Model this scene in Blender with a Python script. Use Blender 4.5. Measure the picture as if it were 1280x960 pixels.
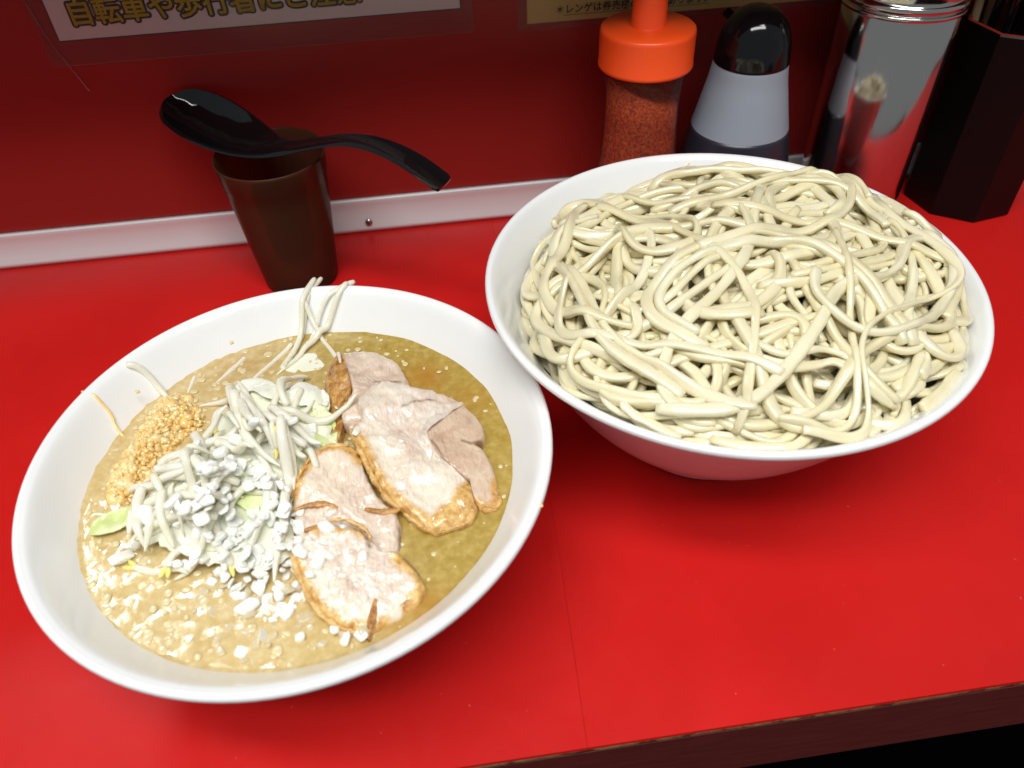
import bpy, bmesh, math, random
import numpy as np
from mathutils import Vector, Matrix, noise

random.seed(7)
rng = np.random.default_rng(7)
scene = bpy.context.scene
for o in list(bpy.data.objects):
    bpy.data.objects.remove(o)
COL = scene.collection
R_ = math.radians

# ------------------------------------------------------------------ camera
FPX, PITCH, ROLL, YAW, CAMZ = 968.0, 0.77568, 0.04686, -0.1013, 0.34


def cam_axes():
    cp, sp = math.cos(PITCH), math.sin(PITCH)
    F = np.array([0, cp, -sp]); D = np.array([0, -sp, -cp]); R = np.array([1., 0, 0])
    c, s = math.cos(ROLL), math.sin(ROLL)
    M = np.stack([c * R + s * D, -s * R + c * D, F])
    cy, sy = math.cos(YAW), math.sin(YAW)
    Z = np.array([[cy, -sy, 0], [sy, cy, 0], [0, 0, 1]])
    return M @ Z.T


CM = cam_axes()
cam_data = bpy.data.cameras.new('camera')
cam = bpy.data.objects.new('camera', cam_data)
COL.objects.link(cam)
cam_data.sensor_width = 36.0
cam_data.lens = FPX / 1280 * 36.0
cam_data.clip_start = 0.01
cam_data.clip_end = 50
mw = Matrix.Identity(4)
for i in range(3):
    mw[i][0] = CM[0][i]; mw[i][1] = -CM[1][i]; mw[i][2] = -CM[2][i]
mw[2][3] = CAMZ
cam.matrix_world = mw
cam_data.dof.use_dof = True
cam_data.dof.focus_distance = 0.43
cam_data.dof.aperture_fstop = 11
scene.camera = cam

# ------------------------------------------------------------------ light
world = bpy.data.worlds.new("World")
scene.world = world
world.use_nodes = True
bg = world.node_tree.nodes['Background']
bg.inputs[0].default_value = (0.9, 0.95, 1.0, 1)
bg.inputs[1].default_value = 0.22


def area(name, loc, target, sx, sy, power, col=(1, .98, .95)):
    d = bpy.data.lights.new(name, 'AREA')
    d.shape = 'RECTANGLE'; d.size = sx; d.size_y = sy; d.energy = power; d.color = col
    o = bpy.data.objects.new(name, d)
    COL.objects.link(o)
    o.location = loc
    v = Vector(target) - Vector(loc)
    o.rotation_euler = v.to_track_quat('-Z', 'Y').to_euler()
    return o


area('ceiling_lamp', (-0.15, -0.14, 1.75), (0.0, 0.30, 0.0), 1.5, 0.24, 20, (.99, .99, .98))
area('front_ceiling_lamp', (-0.10, -0.52, 1.62), (0.0, 0.30, 0.0), 1.5, 0.24, 17, (.99, .99, .98))
area('kitchen_lamp', (-1.00, 1.50, 1.65), (0.0, 0.30, 0.05), 0.6, 0.08, 10, (.95, .98, 1))

scene.view_settings.view_transform = 'Standard'
scene.view_settings.look = 'None'
scene.view_settings.gamma = 1.0
scene.view_settings.exposure = 0.0
scene.cycles.use_denoising = True
scene.cycles.max_bounces = 10
scene.cycles.transparent_max_bounces = 16
scene.cycles.caustics_reflective = False
scene.cycles.caustics_refractive = False

# ------------------------------------------------------------------ helpers


def ray(px, py):
    return np.array([(px - 640) / FPX, (py - 480) / FPX, 1.0]) @ CM


def at(px, py, z):
    d = ray(px, py)
    P = np.array([0, 0, CAMZ]) + d * ((z - CAMZ) / d[2])
    return P


def tag(o, label=None, cat=None, group=None, kind=None):
    if label: o['label'] = label
    if cat: o['category'] = cat
    if group: o['group'] = group
    if kind: o['kind'] = kind
    return o


def empty(name, loc, label=None, cat=None, group=None, kind=None):
    o = bpy.data.objects.new(name, None)
    COL.objects.link(o)
    o.location = loc
    o.empty_display_size = 0.02
    return tag(o, label, cat, group, kind)


WLOC = {}


def obj(name, V, F, m, parent=None, smooth=True, origin=None):
    """ONE mesh object; V in world space, stored relative to its base (or its parent's base)."""
    V = np.asarray(V, float).reshape(-1, 3)
    if parent is not None:
        base = np.array(WLOC.get(parent.name, tuple(parent.location)))
        loc = np.zeros(3)
    else:
        if origin is None:
            base = np.array([(V[:, 0].min() + V[:, 0].max()) / 2, (V[:, 1].min() + V[:, 1].max()) / 2, V[:, 2].min()])
        else:
            base = np.array(origin, float)
        loc = base
    me = bpy.data.meshes.new(name)
    me.from_pydata((V - base).tolist(), [], F)
    if smooth:
        me.polygons.foreach_set('use_smooth', [True] * len(me.polygons))
    me.update()
    o = bpy.data.objects.new(name, me)
    COL.objects.link(o)
    o.location = loc
    if parent is not None:
        o.parent = parent
    WLOC[o.name] = tuple(base)
    if m is not None:
        me.materials.append(m)
    return o


def dup(o, loc, rot=(0, 0, 0), scale=(1, 1, 1), label=None):
    c = o.copy()
    COL.objects.link(c)
    c.location = loc; c.rotation_euler = rot; c.scale = scale
    if label: c['label'] = label
    return c


class MB:
    def __init__(self):
        self.V = []; self.F = []

    def add(self, V, F):
        n = len(self.V)
        self.V += [tuple(v) for v in V]
        self.F += [tuple(i + n for i in f) for f in F]

    def box(self, a, b):
        x0, y0, z0 = a; x1, y1, z1 = b
        V = [(x0, y0, z0), (x1, y0, z0), (x1, y1, z0), (x0, y1, z0), (x0, y0, z1), (x1, y0, z1), (x1, y1, z1), (x0, y1, z1)]
        F = [(0, 3, 2, 1), (4, 5, 6, 7), (0, 1, 5, 4), (1, 2, 6, 5), (2, 3, 7, 6), (3, 0, 4, 7)]
        self.add(V, F)
        return self


def lathe(profile, c, n=96, cap_first=False, cap_last=False, flip=False):
    V = []; F = []
    for (r, z) in profile:
        for k in range(n):
            a = 2 * math.pi * k / n
            V.append((c[0] + r * math.cos(a), c[1] + r * math.sin(a), c[2] + z))
    m = len(profile)
    for i in range(m - 1):
        for k in range(n):
            k2 = (k + 1) % n
            F.append((i * n + k, i * n + k2, (i + 1) * n + k2, (i + 1) * n + k))
    if cap_first: F.append(tuple(range(n))[::-1])
    if cap_last: F.append(tuple((m - 1) * n + k for k in range(n)))
    return V, F


def smooth_profile(pts, per=5):
    """Catmull-Rom through the profile points"""
    P = [pts[0]] + list(pts) + [pts[-1]]
    out = []
    for i in range(1, len(P) - 2):
        for t in np.linspace(0, 1, per, endpoint=False):
            out.append(cr(P[i - 1], P[i], P[i + 1], P[i + 2], t))
    out.append(tuple(pts[-1]))
    return out


def cr(p0, p1, p2, p3, t):
    p0, p1, p2, p3 = map(np.array, (p0, p1, p2, p3))
    return tuple(0.5 * ((2 * p1) + (-p0 + p2) * t + (2 * p0 - 5 * p1 + 4 * p2 - p3) * t * t + (-p0 + 3 * p1 - 3 * p2 + p3) * t ** 3))


def resample(P, ds=None, n=None, closed=False):
    P = np.asarray(P, float)
    if closed: P = np.vstack([P, P[:1]])
    seg = np.linalg.norm(np.diff(P, axis=0), axis=1)
    s = np.concatenate([[0], np.cumsum(seg)])
    if n is None: n = max(3, int(s[-1] / ds) + 1)
    t = np.linspace(0, s[-1], n, endpoint=not closed)
    return np.stack([np.interp(t, s, P[:, k]) for k in range(P.shape[1])], 1)


def curve_pts(P, per=8, closed=False):
    P = [tuple(p) for p in P]
    n = len(P); out = []
    rngi = range(n) if closed else range(n - 1)
    for i in rngi:
        if closed: q = [P[(i + k) % n] for k in (-1, 0, 1, 2)]
        else: q = [P[max(i - 1, 0)], P[i], P[i + 1], P[min(i + 2, n - 1)]]
        for t in np.linspace(0, 1, per, endpoint=False): out.append(cr(*q, t))
    if not closed: out.append(P[-1])
    return np.array(out)


def sweep(P, wid, thk, nprof=10, power=2.6, twist=None, caps=True):
    """tube with a rounded-rectangle section along P; wid / thk half sizes (arrays or scalars)"""
    P = np.asarray(P, float); n = len(P)
    wid = np.broadcast_to(wid, n); thk = np.broadcast_to(thk, n)
    T = np.gradient(P, axis=0)
    T /= np.maximum(np.linalg.norm(T, axis=1, keepdims=True), 1e-9)
    up = np.array([0, 0, 1.0])
    S = np.cross(T, up)
    S /= np.maximum(np.linalg.norm(S, axis=1, keepdims=True), 1e-6)
    for i in range(1, n):
        if S[i] @ S[i - 1] < 0: S[i] = -S[i]
    N = np.cross(S, T)
    if twist is not None:
        c = np.cos(twist)[:, None]; s = np.sin(twist)[:, None]
        S, N = S * c + N * s, -S * s + N * c
    a = np.linspace(0, 2 * math.pi, nprof, endpoint=False) + math.pi / nprof
    ca, sa = np.cos(a), np.sin(a)
    px = np.sign(ca) * np.abs(ca) ** (2 / power); py = np.sign(sa) * np.abs(sa) ** (2 / power)
    V = P[:, None, :] + S[:, None, :] * (px[None, :, None] * wid[:, None, None]) + N[:, None, :] * (py[None, :, None] * thk[:, None, None])
    V = V.reshape(-1, 3)
    k = np.arange(nprof); k2 = (k + 1) % nprof
    F = []
    for i in range(n - 1):
        b = i * nprof
        F += list(zip((b + k).tolist(), (b + k2).tolist(), (b + nprof + k2).tolist(), (b + nprof + k).tolist()))
    if caps:
        e = len(V)
        V = np.vstack([V, P[0] - T[0] * wid[0] * .15, P[-1] + T[-1] * wid[-1] * .15])
        F += [(e, int(b), int(a_)) for a_, b in zip(k, k2)]
        o = (n - 1) * nprof
        F += [(e + 1, int(o + a_), int(o + b)) for a_, b in zip(k, k2)]
    return V, F


# ------------------------------------------------------------------ materials
class Mat:
    def __init__(self, name):
        self.m = bpy.data.materials.new(name)
        self.m.use_nodes = True
        self.nt = self.m.node_tree
        self.b = self.nt.nodes['Principled BSDF']
        self.out = self.nt.nodes['Material Output']

    def n(self, t, **kw):
        nd = self.nt.nodes.new(t)
        for k, v in kw.items():
            if k in nd.inputs: nd.inputs[k].default_value = v
            else: setattr(nd, k, v)
        return nd

    def link(self, a, b):
        self.nt.links.new(a, b)

    def set(self, **kw):
        for k, v in kw.items():
            self.b.inputs[k.replace('_', ' ')].default_value = v
        return self

    def coord(self, kind='Object', scale=(1, 1, 1)):
        tc = self.n('ShaderNodeTexCoord'); mp = self.n('ShaderNodeMapping')
        mp.inputs['Scale'].default_value = scale
        self.link(tc.outputs[kind], mp.inputs['Vector'])
        return mp.outputs['Vector']

    def noise(self, scale, detail=4, vec=None, rough=.55, dist=0):
        nd = self.n('ShaderNodeTexNoise')
        nd.inputs['Scale'].default_value = scale; nd.inputs['Detail'].default_value = detail
        nd.inputs['Roughness'].default_value = rough; nd.inputs['Distortion'].default_value = dist
        if vec is not None: self.link(vec, nd.inputs['Vector'])
        return nd.outputs['Fac']

    def ramp(self, fac, stops):
        r = self.n('ShaderNodeValToRGB')
        while len(r.color_ramp.elements) < len(stops): r.color_ramp.elements.new(.5)
        for e, (p, c) in zip(r.color_ramp.elements, stops):
            e.position = p; e.color = (*c, 1) if len(c) == 3 else c
        self.link(fac, r.inputs['Fac'])
        return r.outputs['Color']

    def mix(self, fac, a, b, mode='MIX'):
        x = self.n('ShaderNodeMix'); x.data_type = 'RGBA'; x.blend_type = mode
        for s, v in ((x.inputs[0], fac), (x.inputs[6], a), (x.inputs[7], b)):
            if isinstance(v, (int, float)): s.default_value = v
            elif isinstance(v, tuple): s.default_value = (*v, 1) if len(v) == 3 else v
            else: self.link(v, s)
        return x.outputs[2]

    def math(self, op, a, b=0.0, clamp=False):
        x = self.n('ShaderNodeMath'); x.operation = op; x.use_clamp = clamp
        for s, v in ((x.inputs[0], a), (x.inputs[1], b)):
            if isinstance(v, (int, float)): s.default_value = v
            else: self.link(v, s)
        return x.outputs[0]

    def attr(self, name):
        a = self.n('ShaderNodeAttribute'); a.attribute_name = name
        return a.outputs['Fac']

    def translucent(self, col, w):
        tl = self.n('ShaderNodeBsdfTranslucent'); mx = self.n('ShaderNodeMixShader')
        tl.inputs[0].default_value = (*col, 1); mx.inputs[0].default_value = w
        self.link(self.b.outputs[0], mx.inputs[1]); self.link(tl.outputs[0], mx.inputs[2])
        self.link(mx.outputs[0], self.out.inputs[0])
        return self

    def glassy(self, w, edge=.35):
        """wet, half see-through flesh: clearer where it faces the eye, denser at the rim"""
        last = self.out.inputs[0].links[0].from_socket
        tr = self.n('ShaderNodeBsdfTransparent'); mx = self.n('ShaderNodeMixShader')
        lw = self.n('ShaderNodeLayerWeight'); lw.inputs[0].default_value = edge
        f = self.math('MULTIPLY', self.math('SUBTRACT', 1.0, lw.outputs['Facing']), w, True)
        self.link(f, mx.inputs[0]); self.link(last, mx.inputs[1]); self.link(tr.outputs[0], mx.inputs[2])
        self.link(mx.outputs[0], self.out.inputs[0])
        return self

    def base(self, c):
        if isinstance(c, tuple): self.b.inputs['Base Color'].default_value = (*c, 1)
        else: self.link(c, self.b.inputs['Base Color'])
        return self

    def rough(self, fac, lo, hi):
        mr = self.n('ShaderNodeMapRange')
        mr.inputs['To Min'].default_value = lo; mr.inputs['To Max'].default_value = hi
        self.link(fac, mr.inputs['Value'])
        self.link(mr.outputs[0], self.b.inputs['Roughness'])
        return self

    def bump(self, h, dist, strength=1.0):
        bp = self.n('ShaderNodeBump')
        bp.inputs['Distance'].default_value = dist; bp.inputs['Strength'].default_value = strength
        self.link(h, bp.inputs['Height'])
        prev = self.b.inputs['Normal'].links
        if prev: self.link(prev[0].from_socket, bp.inputs['Normal'])
        self.link(bp.outputs[0], self.b.inputs['Normal'])
        return self

    def sss(self, w, rad, scale):
        self.b.inputs['Subsurface Weight'].default_value = w
        self.b.inputs['Subsurface Radius'].default_value = rad
        self.b.inputs['Subsurface Scale'].default_value = scale
        return self


def simple(name, col, rough=.5, **kw):
    m = Mat(name); m.base(col); m.set(Roughness=rough, **kw)
    return m


M = {}
# red laminate: fine satin grain, faint smears and specks
m = Mat('red_laminate')
v = m.coord('Object')
n1 = m.noise(9, 5, v); n2 = m.noise(900, 2, v); n3 = m.noise(420, 1, v)
c = m.mix(m.ramp(n1, [(.35, (0, 0, 0)), (.7, (1, 1, 1))]), (.52, .0105, .0092), (.59, .013, .0112))
sp = m.ramp(n3, [(.80, (0, 0, 0)), (.83, (1, 1, 1))])
c = m.mix(m.math('MULTIPLY', sp, .25), c, (.75, .30, .24))
m.base(c); m.rough(m.noise(26, 6, v, .65, 1.5), .20, .50); m.bump(n2, .00005, .5)
m.set(Specular_IOR_Level=.22)
M['red'] = m.m
m = Mat('red_wall_panel')
v = m.coord('Object'); n1 = m.noise(6, 5, v); n2 = m.noise(700, 2, v)
m.base(m.mix(n1, (.30, .021, .017), (.35, .025, .020))); m.rough(n1, .28, .40); m.bump(n2, .00005, .5)
m.set(Specular_IOR_Level=.3)
M['wall'] = m.m
m = Mat('maroon_board')
v = m.coord('Object', (1, 6, 6)); n1 = m.noise(40, 5, v)
m.base(m.mix(n1, (.10, .011, .010), (.15, .017, .013))); m.rough(n1, .45, .65); m.bump(n1, .0003)
M['maroon'] = m.m
m = Mat('worn_plywood_edge')
v = m.coord('Object', (1, 1, 1)); n1 = m.noise(70, 6, v, .7)
m.base(m.ramp(n1, [(.34, (.02, .010, .006)), (.42, (.10, .06, .02)), (.52, (.40, .31, .11)), (.66, (.30, .20, .07)), (.76, (.12, .03, .015))]))
m.set(Roughness=.8); m.bump(n1, .001)
M['ply'] = m.m
M['dark_floor'] = simple('dark_floor', (.001, .001, .001), .9, Specular_IOR_Level=.02).m
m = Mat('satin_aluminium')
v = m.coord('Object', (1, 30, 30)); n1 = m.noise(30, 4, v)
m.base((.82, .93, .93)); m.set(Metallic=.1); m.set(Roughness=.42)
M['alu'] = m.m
m = Mat('steel'); m.base((.62, .60, .57)); m.set(Metallic=1.0)
v = m.coord('Object', (60, 60, 1)); n1 = m.noise(14, 3, v); m.rough(n1, .07, .16); m.bump(n1, .00004)
n4 = m.noise(25, 3, m.coord('Object')); m.bump(n4, .0004, .6)
M['steel'] = m.m
M['screw'] = simple('screw_steel', (.6, .6, .6), .25, Metallic=1.0).m
M['screw_slot'] = simple('screw_recess', (.05, .05, .05), .5).m
# porcelain
m = Mat('white_melamine'); v = m.coord('Object')
n1 = m.noise(40, 4, v)
m.base(m.mix(n1, (.80, .81, .80), (.84, .845, .835))); m.set(Roughness=.16, Coat_Weight=.3, Coat_Roughness=.06)
m.bump(m.noise(60, 2, v), .00012, .5)
M['white'] = m.m
# noodles
m = Mat('noodle_dough'); v = m.coord('Object')
oi = m.n('ShaderNodeObjectInfo')
n1 = m.noise(160, 4, v); n2 = m.noise(700, 3, v); n5 = m.noise(35, 3, v)
c = m.mix(m.ramp(n5, [(.35, (0, 0, 0)), (.65, (1, 1, 1))]), (.745, .682, .455), (.82, .77, .565))
c = m.mix(m.math('MULTIPLY', oi.outputs['Random'], .5), c, (.74, .64, .36))
c = m.mix(m.ramp(n2, [(.66, (0, 0, 0)), (.75, (.5, .5, .5))]), c, (.62, .46, .24))
m.base(c)
m.rough(n1, .25, .5); m.set(Specular_IOR_Level=.5, Coat_Weight=1.0, Coat_Roughness=.06)
m.bump(n1, .0005, .5); m.bump(n2, .0002, .4)
m.link(m.b.inputs['Normal'].links[0].from_socket, m.b.inputs['Coat Normal'])
m.sss(.35, (1, .8, .5), .002)
M['noodle'] = m.m
# broth
m = Mat('broth'); v = m.coord('Object')
n1 = m.noise(34, 7, v, .62, .6); n2 = m.noise(210, 5, v, .65); n3 = m.noise(13, 3, v)
sx = m.n('ShaderNodeSeparateXYZ'); m.link(m.coord('Object'), sx.inputs[0])
side = m.math('ADD', m.math('MULTIPLY', m.math('SUBTRACT', sx.outputs[0], .004), 16), m.math('MULTIPLY', m.math('SUBTRACT', n1, .5), 1.1))
side = m.math('ADD', side, m.math('MULTIPLY', sx.outputs[1], 3.0))
fac = m.math('ADD', side, .35, True)
tan = m.ramp(n2, [(.25, (.52, .37, .14)), (.50, (.61, .46, .21)), (.75, (.72, .60, .35))])
olive = m.ramp(n2, [(.25, (.31, .205, .035)), (.52, (.42, .295, .070)), (.78, (.55, .42, .15))])
c = m.mix(fac, tan, olive)
c = m.mix(m.math('MULTIPLY', m.ramp(n1, [(.58, (0, 0, 0)), (.75, (1, 1, 1))]), .4), c, (.46, .27, .07))
c = m.mix(m.math('MULTIPLY', m.attr('tare'), m.math('ADD', n1, .25), True), c, (.42, .19, .03))
m.base(c); m.set(Roughness=.05, Coat_Weight=.8, Coat_Roughness=.02, IOR=1.45)
m.bump(n2, .0004, .5); m.bump(n1, .001, .3)
m.sss(.1, (1, .6, .25), .002)
M['broth'] = m.m
# meat
m = Mat('pork_lean'); v = m.coord('Object')
n1 = m.noise(70, 5, v, .6, .4)
tcv = m.coord('Object', (1.0, .28, 1)); n2 = m.noise(420, 4, tcv, .6)
c = m.ramp(n1, [(.30, (.64, .475, .37)), (.46, (.74, .605, .49)), (.60, (.78, .675, .565)), (.78, (.83, .745, .62))])
c = m.mix(m.ramp(n2, [(.56, (0, 0, 0)), (.70, (.5, .5, .5))]), c, (.50, .36, .28))
fatn = m.math('MULTIPLY', m.attr('fat'), m.math('ADD', m.noise(110, 4, v), .45), True)
c = m.mix(m.ramp(fatn, [(.15, (0, 0, 0)), (.75, (.6, .6, .6))]), c, (.84, .75, .59))
vo = m.n('ShaderNodeTexVoronoi'); vo.feature = 'DISTANCE_TO_EDGE'; vo.inputs['Scale'].default_value = 62
dn = m.n('ShaderNodeTexNoise'); dn.inputs['Scale'].default_value = 45; dn.inputs['Detail'].default_value = 3
m.link(v, dn.inputs['Vector'])
vm = m.n('ShaderNodeVectorMath'); vm.operation = 'MULTIPLY_ADD'; vm.inputs[1].default_value = (.022, .022, .022)
m.link(dn.outputs['Color'], vm.inputs[0]); m.link(v, vm.inputs[2]); m.link(vm.outputs[0], vo.inputs['Vector'])
seam = m.ramp(vo.outputs['Distance'], [(.0, (.65, .65, .65)), (.07, (0, 0, 0))])
c = m.mix(m.math('MULTIPLY', seam, m.ramp(n1, [(.4, (.1, .1, .1)), (.6, (1, 1, 1))])), c, (.90, .83, .69))
skin = m.math('ADD', m.attr('skin'), m.math('MULTIPLY', m.math('SUBTRACT', m.noise(160, 5, v, .7), .5), .9))
browns = m.ramp(m.noise(230, 5, v, .7), [(.28, (.30, .115, .02)), (.42, (.58, .31, .075)), (.58, (.76, .50, .18)), (.74, (.84, .64, .32))])
c = m.mix(m.ramp(skin, [(.22, (0, 0, 0)), (.60, (1, 1, 1))]), c, browns)
oi = m.n('ShaderNodeObjectInfo')
c = m.mix(1.0, c, oi.outputs['Color'], 'MULTIPLY')
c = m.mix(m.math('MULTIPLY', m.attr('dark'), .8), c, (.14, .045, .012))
m.base(c); m.rough(n1, .25, .5); m.set(Coat_Weight=.8, Coat_Roughness=.07)
m.bump(n2, .0018, .7); m.bump(n1, .0024, .6)
m.sss(.15, (1, .5, .35), .002)
M['pork'] = m.m
m = Mat('browned_skin'); v = m.coord('Object'); n1 = m.noise(230, 6, v, .7)
m.base(m.ramp(n1, [(.28, (.14, .045, .010)), (.42, (.38, .16, .03)), (.56, (.60, .32, .08)), (.72, (.74, .48, .18))]))
m.set(Roughness=.25, Coat_Weight=.4, Coat_Roughness=.1); m.bump(n1, .0018, .8); m.sss(.2, (1, .4, .15), .003)
M['skin'] = m.m
m = Mat('golden_skin'); v = m.coord('Object'); n1 = m.noise(200, 6, v, .7)
m.base(m.ramp(n1, [(.28, (.30, .12, .025)), (.42, (.56, .30, .075)), (.56, (.74, .48, .17)), (.72, (.84, .64, .33))]))
m.set(Roughness=.22, Coat_Weight=.5, Coat_Roughness=.08); m.bump(n1, .0018, .8); m.sss(.2, (1, .5, .2), .002)
M['skin_gold'] = m.m
# sprouts, onion, cabbage, garlic
m = Mat('bean_sprout'); v = m.coord('Object'); n1 = m.noise(120, 4, v)
oi = m.n('ShaderNodeObjectInfo')
c = m.mix(n1, (.95, .92, .76), (.98, .96, .87))
c = m.mix(m.math('MULTIPLY', oi.outputs['Random'], .4), c, (.90, .86, .62))
m.base(c); m.rough(n1, .15, .38); m.set(Coat_Weight=.4, Coat_Roughness=.08); m.translucent((.95, .93, .82), .04); m.glassy(.30)
m.bump(n1, .0004, .4)
M['sprout'] = m.m
M['sprout_head'] = simple('sprout_cotyledon', (.86, .74, .22), .3).m
m = Mat('diced_onion'); v = m.coord('Object'); n1 = m.noise(1.6, 3, v)
oi = m.n('ShaderNodeObjectInfo')
c = m.mix(n1, (.92, .915, .86), (.96, .955, .92))
c = m.mix(m.math('MULTIPLY', oi.outputs['Random'], .35), c, (.86, .88, .72))
m.base(c); m.set(Roughness=.22, Coat_Weight=.3, Coat_Roughness=.1); m.glassy(.16)
M['onion'] = m.m
m = Mat('soaked_onion'); v = m.coord('Object'); n1 = m.noise(1.6, 3, v)
m.base(m.mix(n1, (.70, .58, .34), (.82, .74, .54))); m.set(Roughness=.15, Coat_Weight=.4); m.glassy(.45)
M['onion_soaked'] = m.m
m = Mat('fat_crumb'); v = m.coord('Object'); n1 = m.noise(60, 3, v)
m.base(m.mix(n1, (.60, .46, .22), (.76, .64, .40))); m.set(Roughness=.15, Coat_Weight=.4)
M['crumb'] = m.m
m = Mat('cabbage_leaf'); v = m.coord('Object'); n1 = m.noise(60, 5, v, .6); n2 = m.noise(26, 3, v)
c = m.ramp(n2, [(.36, (.92, .92, .80)), (.54, (.90, .91, .70)), (.72, (.80, .86, .50))])
m.base(m.mix(m.math('MULTIPLY', n1, .5), c, (.92, .92, .82))); m.set(Roughness=.2, Coat_Weight=.3); m.sss(.15, (1, 1, .5), .0012); m.bump(n1, .0012, .6); m.glassy(.12)
M['cabbage'] = m.m
m = Mat('green_cabbage'); v = m.coord('Object'); n1 = m.noise(80, 5, v, .6)
m.base(m.ramp(n1, [(.35, (.55, .64, .22)), (.55, (.70, .76, .38)), (.72, (.82, .83, .60))])); m.set(Roughness=.2, Coat_Weight=.3); m.sss(.15, (1, 1, .4), .0012); m.bump(n1, .001, .6)
M['cabbage_green'] = m.m
m = Mat('minced_garlic'); v = m.coord('Object'); n1 = m.noise(180, 4, v, .6)
m.base(m.ramp(n1, [(.28, (.82, .49, .145)), (.46, (.90, .61, .24)), (.66, (.93, .75, .40))])); m.set(Roughness=.2, Coat_Weight=.5, Coat_Roughness=.06); m.sss(.3, (1, .7, .35), .0012)
M['garlic'] = m.m
# plastics
M['black_plastic'] = simple('black_plastic', (.005, .005, .006), .07, Coat_Weight=.3, Coat_Roughness=.05).m
M['black_gloss'] = simple('black_gloss', (.004, .004, .005), .09).m
m = Mat('black_lacquer'); v = m.coord('Object'); n1 = m.noise(50, 4, v)
m.base((.004, .003, .003)); m.rough(n1, .3, .45); m.set(Specular_IOR_Level=.2)
M['lacquer'] = m.m
M['red_lacquer'] = simple('red_lacquer', (.30, .030, .015), .35).m
m = Mat('orange_plastic'); v = m.coord('Object'); n1 = m.noise(120, 3, v)
m.base((.95, .085, .010)); m.rough(n1, .3, .42); m.sss(.15, (1, .3, .05), .003)
M['orange'] = m.m


def thin_clear(name, tint, diff, dcol, gloss_rough=.08, gloss=.10):
    m = Mat(name)
    nt = m.nt
    nt.nodes.remove(m.b)
    tr = m.n('ShaderNodeBsdfTransparent'); tr.inputs[0].default_value = (*tint, 1)
    df = m.n('ShaderNodeBsdfDiffuse'); df.inputs[0].default_value = (*dcol, 1)
    tl = m.n('ShaderNodeBsdfTranslucent'); tl.inputs[0].default_value = (*dcol, 1)
    a1 = m.n('ShaderNodeMixShader'); a1.inputs[0].default_value = .5
    m.link(df.outputs[0], a1.inputs[1]); m.link(tl.outputs[0], a1.inputs[2])
    a2 = m.n('ShaderNodeMixShader'); a2.inputs[0].default_value = diff
    m.link(tr.outputs[0], a2.inputs[1]); m.link(a1.outputs[0], a2.inputs[2])
    gl = m.n('ShaderNodeBsdfGlossy'); gl.inputs['Roughness'].default_value = gloss_rough
    fr = m.n('ShaderNodeLayerWeight'); fr.inputs[0].default_value = .25
    fac = m.math('MULTIPLY', fr.outputs['Fresnel'], gloss * 5, True)
    a3 = m.n('ShaderNodeMixShader'); m.link(fac, a3.inputs[0])
    m.link(a2.outputs[0], a3.inputs[1]); m.link(gl.outputs[0], a3.inputs[2])
    m.link(a3.outputs[0], m.out.inputs[0])
    return m.m


M['cup'] = thin_clear('smoked_brown_plastic', (.50, .34, .24), .36, (.21, .115, .06), .18, .10)
M['clear'] = thin_clear('clear_plastic', (.93, .90, .88), .06, (.6, .5, .45), .06, .12)
M['bottle_white'] = thin_clear('milky_plastic', (.84, .86, .90), .78, (.76, .88, 1.0), .2, .08)
M['film'] = thin_clear('laminate_film', (.95, .94, .94), .05, (.8, .75, .72), .12, .06)
M['scratch'] = thin_clear('film_edge', (.9, .88, .86), .16, (.8, .7, .65), .1, .08)
m = Mat('chili_powder'); v = m.coord('Object'); n1 = m.noise(520, 3, v, .7); n2 = m.noise(1200, 1, v)
c = m.ramp(n1, [(.30, (.26, .02, .005)), (.44, (.60, .055, .010)), (.58, (.85, .13, .02)), (.74, (.90, .34, .07))])
m.base(c); m.set(Roughness=.75); m.bump(n1, .001, .7)
M['chili'] = m.m
M['soy'] = simple('dark_sauce', (.022, .023, .036), .3).m
M['print_white'] = simple('poster_paper', (.84, .84, .82), .45).m
M['print_yellow'] = simple('poster_yellow_paper', (.70, .56, .17), .45).m
M['ink_black'] = simple('black_ink', (.012, .012, .012), .5).m
M['ink_yellow'] = simple('yellow_ink', (.72, .62, .05), .45).m
M['ink_blue'] = simple('dark_blue_ink', (.10, .12, .18), .5).m
m = Mat('chopstick_wood'); v = m.coord('Object', (1, 1, .1)); n1 = m.noise(160, 4, v)
m.base(m.mix(n1, (.42, .28, .14), (.55, .40, .22))); m.set(Roughness=.5)
M['wood'] = m.m

# ------------------------------------------------------------------ setting
WALL_Y = 0.5385
FRONT_Y = 0.1220
# floor far below
obj('floor', *(lambda b: (b.V, b.F))(MB().box((-3, -3, -.80), (3, 4, -.76))), M['dark_floor'], smooth=False)['kind'] = 'structure'
w = obj('wall', *(lambda b: (b.V, b.F))(MB().box((-1.2, WALL_Y, -.76), (1.4, WALL_Y + .04, .268))), M['wall'], smooth=False)
w['kind'] = 'structure'
# raised serving ledge that shades the upper wall
lg = obj('serving_ledge', *(lambda b: (b.V, b.F))(MB().box((-1.2, WALL_Y - .124, .270), (1.4, WALL_Y + .28, .300))), M['maroon'], smooth=False)
lg['kind'] = 'structure'

# counter
ct = empty('counter', (0.05, .33, -.03), 'bright red laminate counter with a worn front edge and a seam running across', 'counter')
SEAM = [(.0372, FRONT_Y), (.0396, .165), (.0418, .215), (.0432, .2460), (.0436, .30), (.044, WALL_Y)]


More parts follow.
